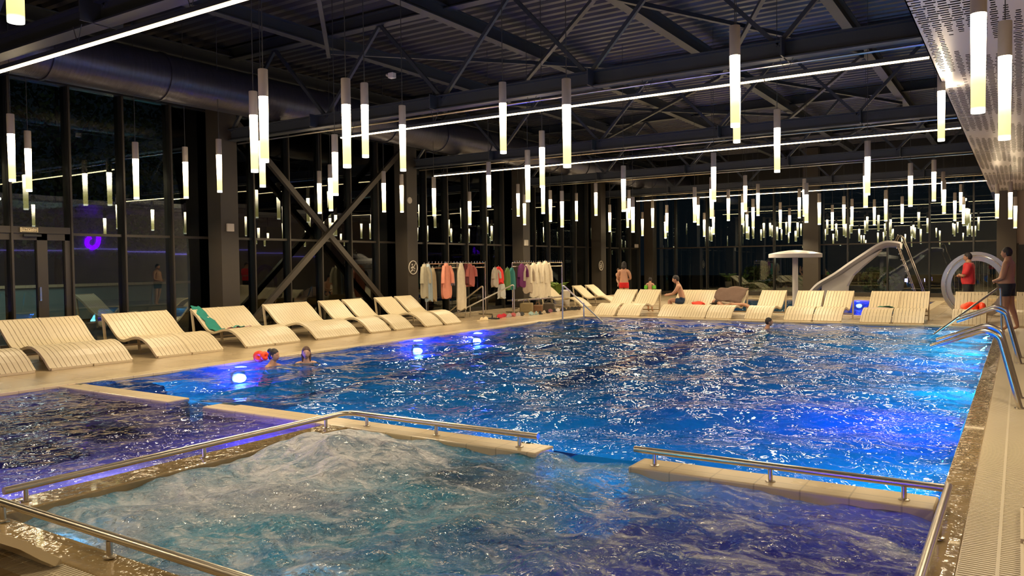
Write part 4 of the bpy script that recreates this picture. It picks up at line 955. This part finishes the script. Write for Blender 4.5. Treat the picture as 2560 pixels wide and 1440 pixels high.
def person(label, loc, rz, P_, k=1.0, mt=SK, hairm=HAIR, hair='short', fwd=(0, 1, 0), clothes=(), fat=1.0, hands=True, legs=True, group=None, bulk=1.0):
    """P_: joint positions in metres for a 1.75 m adult, local +y is forward"""
    t = thing('person', label, 'person', loc, rz, group)
    S = lambda p: tuple(c * k for c in p)
    R_ = dict(pelvis=(.125 * fat, .10 * fat), belly=(.13 * fat, .108 * fat), chest=(.145, .105), neckb=(.075, .065), neck=(.052, .055), sL=.058, eL=.042, wL=.028, sR=.058, eR=.042, wR=.028,
              uL=.05, uR=.05, hL=.088, tL=.075, kL=.056, cL=.052, aL=.036, fL=.032, hR=.088, tR=.075, kR=.056, cR=.052, aR=.036, fR=.032, pL=(.034, .02), pR=(.034, .02))
    J = {}
    for n_ in ['pelvis'] + [q for q in P_ if q != 'pelvis' and q != 'head']:
        r = R_[n_]; r = tuple(c * bulk for c in r) if isinstance(r, tuple) else r * (bulk if n_[0] in 'nsuhtk' else 1); r = tuple(c * 1.1 for c in r) if isinstance(r, tuple) and n_[0] != 'p' else r; J[n_] = (S(P_[n_]), tuple(c * k for c in r) if isinstance(r, tuple) else r * k)
    J['top'] = (S(tuple(Vector(P_['head']) + Vector((0, -.02, -.01)))), (.05 * k, .055 * k))
    E_ = [(a, b) for a, b in (('neck', 'top'), ('pelvis', 'belly'), ('belly', 'chest'), ('chest', 'neckb'), ('neckb', 'neck'), ('neckb', 'sL'), ('sL', 'uL'), ('uL', 'eL'), ('eL', 'wL'), ('wL', 'pL'), ('neckb', 'sR'), ('sR', 'uR'), ('uR', 'eR'), ('eR', 'wR'), ('wR', 'pR'),
          ('pelvis', 'hL'), ('hL', 'tL'), ('tL', 'kL'), ('kL', 'cL'), ('cL', 'aL'), ('aL', 'fL'), ('pelvis', 'hR'), ('hR', 'tR'), ('tR', 'kR'), ('kR', 'cR'), ('cR', 'aR'), ('aR', 'fR')) if a in J and b in J]
    ex = []
    ex.append(head_fn(S(P_['head']), fwd, k))
    body = skin('body', J, E_, mt, t, 2, ex)
    if hands:
        for sd in 'LR':
            if 'p' + sd in P_:
                w_, p_ = Vector(S(P_['w' + sd])), Vector(S(P_['p' + sd])); FJ, FE = fingers(w_, p_ - w_, Vector((0, -.2, -1)) if abs((p_ - w_).z) < .04 else Vector((0, 1, 0)), k)
                h = skin('fingers', FJ, FE, mt, None, 1)
                m2 = MB(); m2.add([tuple(v.co) for v in body.data.vertices], [tuple(p.vertices) for p in body.data.polygons]); m2.add([tuple(v.co) for v in h.data.vertices], [tuple(p.vertices) for p in h.data.polygons])
                bpy.data.objects.remove(h); me = m2.mesh('body'); me.materials.append(mt)
                for p in me.polygons: p.use_smooth = True
                body.data = me
    face_bits(S(P_['head']), fwd, k, t, hairm, hair)
    segs = [(a, b, Vector(J[a][0]), Vector(J[b][0])) for a, b in E_]
    for nm_, js, col, grow, cut, *zr in clothes:
        import bmesh
        bm = bmesh.new(); bm.from_mesh(body.data)
        if zr:
            for z_, kw in ((zr[0], dict(clear_inner=True)), (zr[1], dict(clear_outer=True))):
                bmesh.ops.bisect_plane(bm, geom=bm.verts[:] + bm.edges[:] + bm.faces[:], plane_co=(0, 0, z_ * k), plane_no=(0, 0, 1), **kw)
        bm.normal_update(); bm.verts.ensure_lookup_table()
        vs = [v.co.copy() for v in bm.verts]; ns = [v.normal.copy() for v in bm.verts]; ok = []
        for v in vs:
            best = None
            for a, b, p, q in segs:
                d = q - p; tt = max(0, min(1, (v - p).dot(d) / max(d.length_squared, 1e-9))); dist = (v - p - d * tt).length + (.09 * k if b[0] in 'ewp' and len(b) == 2 else 0)
                if best is None or dist < best[0]: best = (dist, a, b, tt)
            _, a, b, tt = best; ia, ib = a in js, b in js
            ok.append((ia and ib) or (ia and not ib and tt < cut) or (ib and not ia and tt > 1 - cut))
        fs = [tuple(v.index for v in f.verts) for f in bm.faces if sum(ok[v.index] for v in f.verts) >= max(2, len(f.verts) - 1)]
        bm.free(); used = sorted({i for f in fs for i in f}); mp_ = {j: i for i, j in enumerate(used)}
        o = MB().add([vs[i] + ns[i] * grow for i in used], [tuple(mp_[i] for i in f) for f in fs]).build(nm_, cm(col, .7), t, True)
        md = o.modifiers.new('solid', 'SOLIDIFY'); md.thickness = grow * .8; md.offset = -1
    return t
STAND = dict(pelvis=(0, 0, .96), belly=(0, .01, 1.10), chest=(0, 0, 1.28), neckb=(0, -.01, 1.44), neck=(0, .005, 1.53), head=(0, .03, 1.635),
             sL=(-.165, -.01, 1.41), uL=(-.21, 0, 1.27), eL=(-.235, -.02, 1.13), wL=(-.24, .06, .90), pL=(-.24, .08, .84), sR=(.165, -.01, 1.41), uR=(.21, 0, 1.27), eR=(.235, -.02, 1.13), wR=(.24, .06, .90), pR=(.24, .08, .84),
             hL=(-.09, 0, .90), tL=(-.10, .01, .72), kL=(-.10, .02, .50), cL=(-.10, -.01, .34), aL=(-.10, -.02, .09), fL=(-.11, .12, .035), hR=(.09, 0, .90), tR=(.10, .01, .72), kR=(.10, .02, .50), cR=(.10, -.01, .34), aR=(.10, -.02, .09), fR=(.11, .12, .035))
def pose(**kw): d = dict(STAND); d.update(kw); return d
# heading: local +y turned to world; rz=pi/2 looks towards -x (left in the picture)
man = pose(belly=(0, .06, 1.10), chest=(0, .01, 1.28), eL=(-.22, .02, 1.12), wL=(-.10, .24, 1.05), pL=(-.04, .27, 1.04), eR=(.24, .0, 1.12), wR=(.12, .22, 1.03), pR=(.06, .25, 1.02), head=(0, .035, 1.635), aR=(.12, -.14, .09), fR=(.13, .0, .035), cR=(.12, -.08, .34), kR=(.11, -.02, .5))
person('shirtless heavy man in black swim trunks standing at the far right', (-.20, 19.05, 0), PI / 2 - .35, man, .98, clothes=[('swim_trunks', ['belly', 'pelvis', 'hL', 'hR', 'tL', 'tR', 'kL', 'kR'], (.008, .010, .013), .010, .5, .74, 1.0)], fat=1.35, bulk=1.2)
sp_ = onz(2425, 787); crossed = pose(eL=(-.25, .07, 1.14), wL=(-.02, .23, 1.16), pL=(.06, .23, 1.17), eR=(.25, .07, 1.14), wR=(.02, .25, 1.13), pR=(-.06, .26, 1.14), belly=(0, .03, 1.10))
pr_ = ony(2422, 700, 22.75)
person('man in a red t-shirt with crossed arms standing in front of the ring', (pr_.x, 22.75, 0), PI / 2 - .15, crossed, .94, clothes=[('shorts', ['belly', 'pelvis', 'hL', 'hR', 'tL', 'tR', 'kL', 'kR', 'cL', 'cR'], (.01, .01, .012), .014, .5, .46, .99), ('t_shirt', ['pelvis', 'hL', 'hR', 'belly', 'chest', 'neckb', 'sL', 'sR', 'uL', 'uR'], (.62, .03, .035), .024, .45, .92, 1.47)], fat=1.25, bulk=1.25)
hold = pose(eL=(-.24, .02, 1.16), wL=(-.14, .2, 1.25), pL=(-.08, .22, 1.28), eR=(.23, .02, 1.15), wR=(.1, .2, 1.12), pR=(.04, .22, 1.12))
pw = ony(1560, 700, 22.35)
person('woman in a red swimsuit seen from behind holding a baby', (pw.x, 22.35, 0), .25, hold, .88, SK, HAIR, 'long', clothes=[('swimsuit', ['belly', 'pelvis', 'hL', 'hR', 'tL', 'tR'], (.60, .01, .01), .008, .5, .83, 1.02)], fat=1.2, bulk=1.15)
baby = dict(pelvis=(0, 0, .0), belly=(0, 0, .15), chest=(0, 0, .3), neckb=(0, 0, .42), neck=(0, 0, .5), head=(0, 0, .62), sL=(-.14, 0, .4), uL=(-.2, .03, .3), eL=(-.22, .1, .22), wL=(-.2, .2, .22), sR=(.14, 0, .4), uR=(.2, .03, .3), eR=(.22, .1, .22), wR=(.2, .2, .22),
            hL=(-.1, 0, -.05), tL=(-.14, .1, -.12), kL=(-.16, .2, -.2), cL=(-.16, .16, -.34), aL=(-.15, .12, -.46), hR=(.1, 0, -.05), tR=(.14, .1, -.12), kR=(.16, .2, -.2), cR=(.16, .16, -.34), aR=(.15, .12, -.46))
person('baby held against the left shoulder of the woman in red', (pw.x - .26, 22.50, .98), -2.0, baby, .48, SK2, HAIRB, hands=False)
pc = ony(1641, 700, 23.0)
person('child with green armbands seen from behind', (pc.x, 22.5, 0), .1, STAND, .60, SK, HAIR, clothes=[('armband', ['uL'], (.12, .45, .02), .03, .5), ('armband', ['uR'], (.12, .45, .02), .03, .5), ('swim_shorts', ['belly', 'pelvis', 'hL', 'hR', 'tL', 'tR'], (.02, .03, .05), .008, .6, .72, 1.0)], hands=False)
# sitting man: seat z ~ .33 on lounger 3, facing left-forward
sit = dict(pelvis=(0, 0, .13), belly=(0, .05, .27), chest=(0, .12, .44), neckb=(0, .17, .60), neck=(0, .20, .68), head=(0, .25, .775), sL=(-.17, .16, .57), uL=(-.22, .22, .45), eL=(-.22, .32, .34), wL=(-.10, .50, .30), pL=(-.06, .56, .30), sR=(.17, .16, .57), uR=(.22, .22, .45), eR=(.22, .32, .34), wR=(.10, .50, .32), pR=(.06, .56, .32),
           hL=(-.09, .05, .10), tL=(-.12, .22, .13), kL=(-.14, .43, .16), cL=(-.14, .42, .0), aL=(-.14, .38, -.24), fL=(-.15, .50, -.30), hR=(.09, .05, .10), tR=(.12, .22, .13), kR=(.14, .43, .16), cR=(.14, .42, .0), aR=(.14, .38, -.24), fR=(.15, .50, -.30))
person('man in dark blue trunks sitting hunched on a far lounger', (-7.90, FZ + .95, .30), PI / 2 + .25, sit, .93, SK, HAIR, fwd=(0, 1, -.25), clothes=[('swim_trunks', ['pelvis', 'hL', 'hR', 'tL', 'tR'], (.01, .03, .07), .012, .2)], fat=1.05)
lie = dict(pelvis=(0, 0, .10), belly=(0, .16, .10), chest=(0, .34, .12), neckb=(0, .5, .15), neck=(0, .57, .17), head=(0, .68, .20), sL=(-.17, .46, .13), uL=(-.22, .36, .10), eL=(-.25, .24, .08), wL=(-.16, .08, .14), pL=(-.12, .03, .15), sR=(.17, .46, .13), uR=(.22, .36, .10), eR=(.25, .24, .08), wR=(.16, .08, .14), pR=(.12, .03, .15),
           hL=(-.09, -.06, .10), tL=(-.1, -.24, .11), kL=(-.11, -.45, .13), cL=(-.11, -.6, .06), aL=(-.11, -.82, -.04), fL=(-.12, -.87, .05), hR=(.09, -.06, .10), tR=(.1, -.24, .11), kR=(.11, -.45, .13), cR=(.11, -.6, .06), aR=(.11, -.82, -.04), fR=(.12, -.87, .05))
person('dark haired person lying under the brown towel on a far lounger', (-6.55, FZ + 1.0, .25), PI / 2 + .0, lie, .72, SK, HAIR, 'long', fwd=(0, .3, 1), clothes=[('swimsuit', ['pelvis', 'belly', 'chest'], (.30, .22, .14), .014, .5)], fat=1.0)
# swimmers
def swimmer(label, px, py, rz, k, hair, hm, fwd, float_=None, strap=(.02, .02, .03), X=None):
    p = onz(px, py, -.03)
    P_ = dict(pelvis=(0, -.25, -.40), belly=(0, -.17, -.27), chest=(0, -.08, -.13), neckb=(0, -.02, .02), neck=(0, .0, .10), head=(0, .03, .205), sL=(-.17, -.03, -.02), uL=(-.22, .04, -.06), eL=(-.26, .14, -.10), wL=(-.16, .32, -.12), pL=(-.14, .38, -.12), sR=(.17, -.03, -.02), uR=(.22, .04, -.06), eR=(.26, .14, -.10), wR=(.16, .32, -.12), pR=(.14, .38, -.12),
              hL=(-.09, -.3, -.48), tL=(-.1, -.38, -.62), kL=(-.1, -.46, -.8), cL=(-.1, -.55, -.9), aL=(-.1, -.7, -1.0), hR=(.09, -.3, -.48), tR=(.1, -.38, -.62), kR=(.1, -.46, -.8), cR=(.1, -.55, -.9), aR=(.1, -.7, -1.0))
    return person(label, (p.x, p.y, -.03), rz, P_, k, SK2 if hair == 'long' else SK, hm, hair, fwd, clothes=[('swimsuit', ['pelvis', 'belly', 'chest'], strap, .012, .5)])
sw = swimmer('dark haired swimmer near the left pool edge, turned away to the right', 683, 915, -1.3, .82, 'bun', HAIR, (0, 1, -.05))
q = onz(648, 902, 0); floaty(q.x, q.y, .07, OR, 'orange armband behind the dark haired swimmer', .85, .6); q2 = onz(662, 904, 0); floaty(q2.x, q2.y, .09, OR, 'second orange armband next to the swimmer\'s hair', .65, 1.4)
swimmer('girl swimmer with wet brown hair facing the camera', 766, 908, PI + .83, .82, 'long', HAIRB, (0, 1, 0))
swimmer('lone swimmer head near the far edge of the pool', 1920, 823, -1.2, .80, 'short', HAIR, (0, 1, .05))

# ---------------------------------------------------------------- outside
gd = struct('outside_ground'); MB().box((-70, -30, -1.4), (WX - .3, 90, -.05) ).build('ground', M['dgrey'], gd); MB().box((WX - .3, BY + .3, -1.4), (40, 90, -.05)).build('ground', M['dgrey'], gd)
op = struct('outdoor_pool_basin'); a0, a1, b0, b1 = -26, -15.8, 19.8, 32
MB().box((a0 - .3, b0 - .3, -.05), (a1 + .3, b1 + .3, -.03)).build('coping_strip', M['coping'], op); MB().box((a0, b0, -.035), (a1, b1, -.03)).build('basin_floor', tiles('pale_blue_tile', (.20, .30, .62), (.22, .32, .66), (.16, .25, .5), .2, .2), op)
tag(water_mesh('outdoor_pool_water', a0, a1, b0, b1, .25, -.0, comps(16, .6, 2, .05), M['w_main']), 'pale blue water of the outdoor pool behind the robe racks', 'water', kind='stuff')
ol = area('outdoor_pool_light', (-20, 24, 2.6), 3, 170, (.35, .42, 1.0))
ol2 = point('outdoor_pool_lamp', onx(1092, 745, -19) + Vector((0, 0, .15)), 25, (.02, .03, 1), .1)
# far building with lit terrace
ob = thing('terrace_wall', 'pale teal outdoor wall seen through the left glass door', 'wall', (-24, 11, 0)); MB().box((-.3, -7, 0), (0, 6, 1.0)).build('wall_body', mat('teal_wall', (.16, .26, .25), .8, 0, .1, 1), ob, bevel=.01); MB().box((-.36, -7, 1.0), (.06, 6, 1.08)).build('wall_cap', M['coping'], ob)
area('terrace_light', (-21.5, 10, 3.2), 2.5, 60, (.8, 1, .95))
sl = thing('outdoor_slide', 'teal outdoor water slide seen through the glass right of the crossed braces', 'slide', (0, 0, 0))
X_ = -19.5; c = [onx(x, y, X_) for x, y in [(912, 648), (935, 668), (960, 700), (985, 730), (1000, 760)]]
MB().sweep(c, [(-.3, .12), (-.26, -.02), (.26, -.02), (.3, .12), (.26, .0), (-.26, .0)]).build('chute', M['teal'], sl, True)
for i in (0, 2): MB().tube([c[i], (c[i].x, c[i].y, -.05)], .05, 8).build('support_post', M['teal'], sl, True)
t = MB(); 
for s in (-.28, .28): t.tube([c[0] + Vector((s, 0, 0)), c[0] + Vector((s, -.1, .45)), c[0] + Vector((s, -.6, .45))], .025, 8)
t.build('top_rail', M['white'], sl, True); point('slide_light', (-18.4, c[1].y, 2.2), 12, (.7, .9, 1), .1)
for k, (px, py, rz) in enumerate(((868, 760, .6), (372, 752, 2.0))):
    p = onx(px, py, -18.2 if k == 0 else -19.0); o = dup(L0, (p.x, p.y, -.05), rz, ['pale lounger outside behind the crossed braces', 'white lounger outside the left glass wall'][k], 'loungers outside'); o.scale = (1.1, 1.1, 1.3)
def tree(x, y, h, r, label, seed, dens=6500, leafm='leaf'):
    g = random.Random(seed); t = thing('tree', label, 'tree', (x, y, -.05), group='dark trees outside')
    MB().tube([(0, 0, 0), (.1, 0, h * .3), (0, .1, h * .7)], [.18, .13, .05], 8).build('trunk', M['bark'], t, True)
    b = MB()
    for i in range(7): a = g.random() * 6.3; z = h * g.uniform(.3, .7); b.tube([(0, 0, z), (math.cos(a) * r * .7, math.sin(a) * r * .7, z + h * .15)], [.06, .02], 5)
    b.build('branches', M['bark'], t); f = MB()
    for i in range(dens):
        a = g.random() * 6.3; zz = g.random(); rr = r * math.sqrt(g.random()) * (1 - .6 * abs(zz - .4)); p = Vector((math.cos(a) * rr, math.sin(a) * rr, h * (.18 + .82 * zz)))
        u = Vector((g.gauss(0, 1), g.gauss(0, 1), g.gauss(0, 1))).normalized() * .11; v = u.cross(Vector((g.gauss(0, 1), g.gauss(0, 1), g.gauss(0, 1)))).normalized() * .07
        f.add([p - u, p + v, p + u, p - v], [(0, 1, 2, 3)])
    o = f.build('foliage', M[leafm], t); o['kind'] = 'stuff'
for k, (x, y, h, r) in enumerate([(-21, 1.2, 9, 2.7), (-23, 7.2, 10, 2.9), (-27, 13.8, 11, 3.2), (-29, 20.6, 12, 3.3), (-31, 29, 12, 4.2), (-30, 40, 12, 5)]):
    tree(x, y, h, r, '%s dark tree outside the left glass wall, counted from the left' % ords[k], 10 + k)
for k, (px, y, h, r, lm, lb) in enumerate([(1895, 37, 1.3, .8, 'leaf', 'green shrub outside the back glass, left of the fountain'), (2200, 37.3, 1.2, .9, 'leaf', 'green shrub outside the back glass, below the slide'), (1560, 36.6, 1.0, .4, 'leaf', 'small shrub outside the corner by the corner column')]):
    p = ony(px, 700, y); tree(p.x, y, h, r, lb, 40 + k, 500, lm)
p = onx(1390, 735, -14.3); pl = thing('potted_plant', 'yellow green leafy plant right of the white robes', 'plant', (-14.2, p.y, 0))
MB().lathe([(.14, 0), (.19, .35), (.17, .36)], 16).build('pot', M['offwhite'], pl, True)
g = random.Random(2)
for i in range(26):
    a = g.random() * 6.3; L_ = g.uniform(.3, .55); b = MB(); q1 = Vector((math.cos(a) * L_ * .4, math.sin(a) * L_ * .4, .4 + L_ * .7)); q2 = Vector((math.cos(a) * L_, math.sin(a) * L_, .4 + L_ * .8))
    b.tube([(0, 0, .35), q1, q2], [.01, .05, .004], 4).build('leaf', M['leafb'], pl)
for x, y in ((-8, 37.5), (-3.5, 37.5)): point('shrub_fill_light', (x, y, 1.6), 6, (1, .9, .6), .1)  # unseen lights added to brighten the shrubs behind the back glass
# violet sign whose reflection shows in the left glass: on the wall to the right
q = onx(230, 607, -35.9); lg = thing('glowing_wall_sign', 'violet glowing looped sign mirrored in the left glass wall', 'sign', (5.95, q.y, q.z))
pts = [(0, .26, .42), (0, .30, .1), (0, .22, -.22), (0, -.05, -.36), (0, -.28, -.18), (0, -.24, .06), (0, -.10, .16)]
MB().tube(curve(pts, .2, 6), .10, 10).build('glow_tube', M['logo'], lg, True)
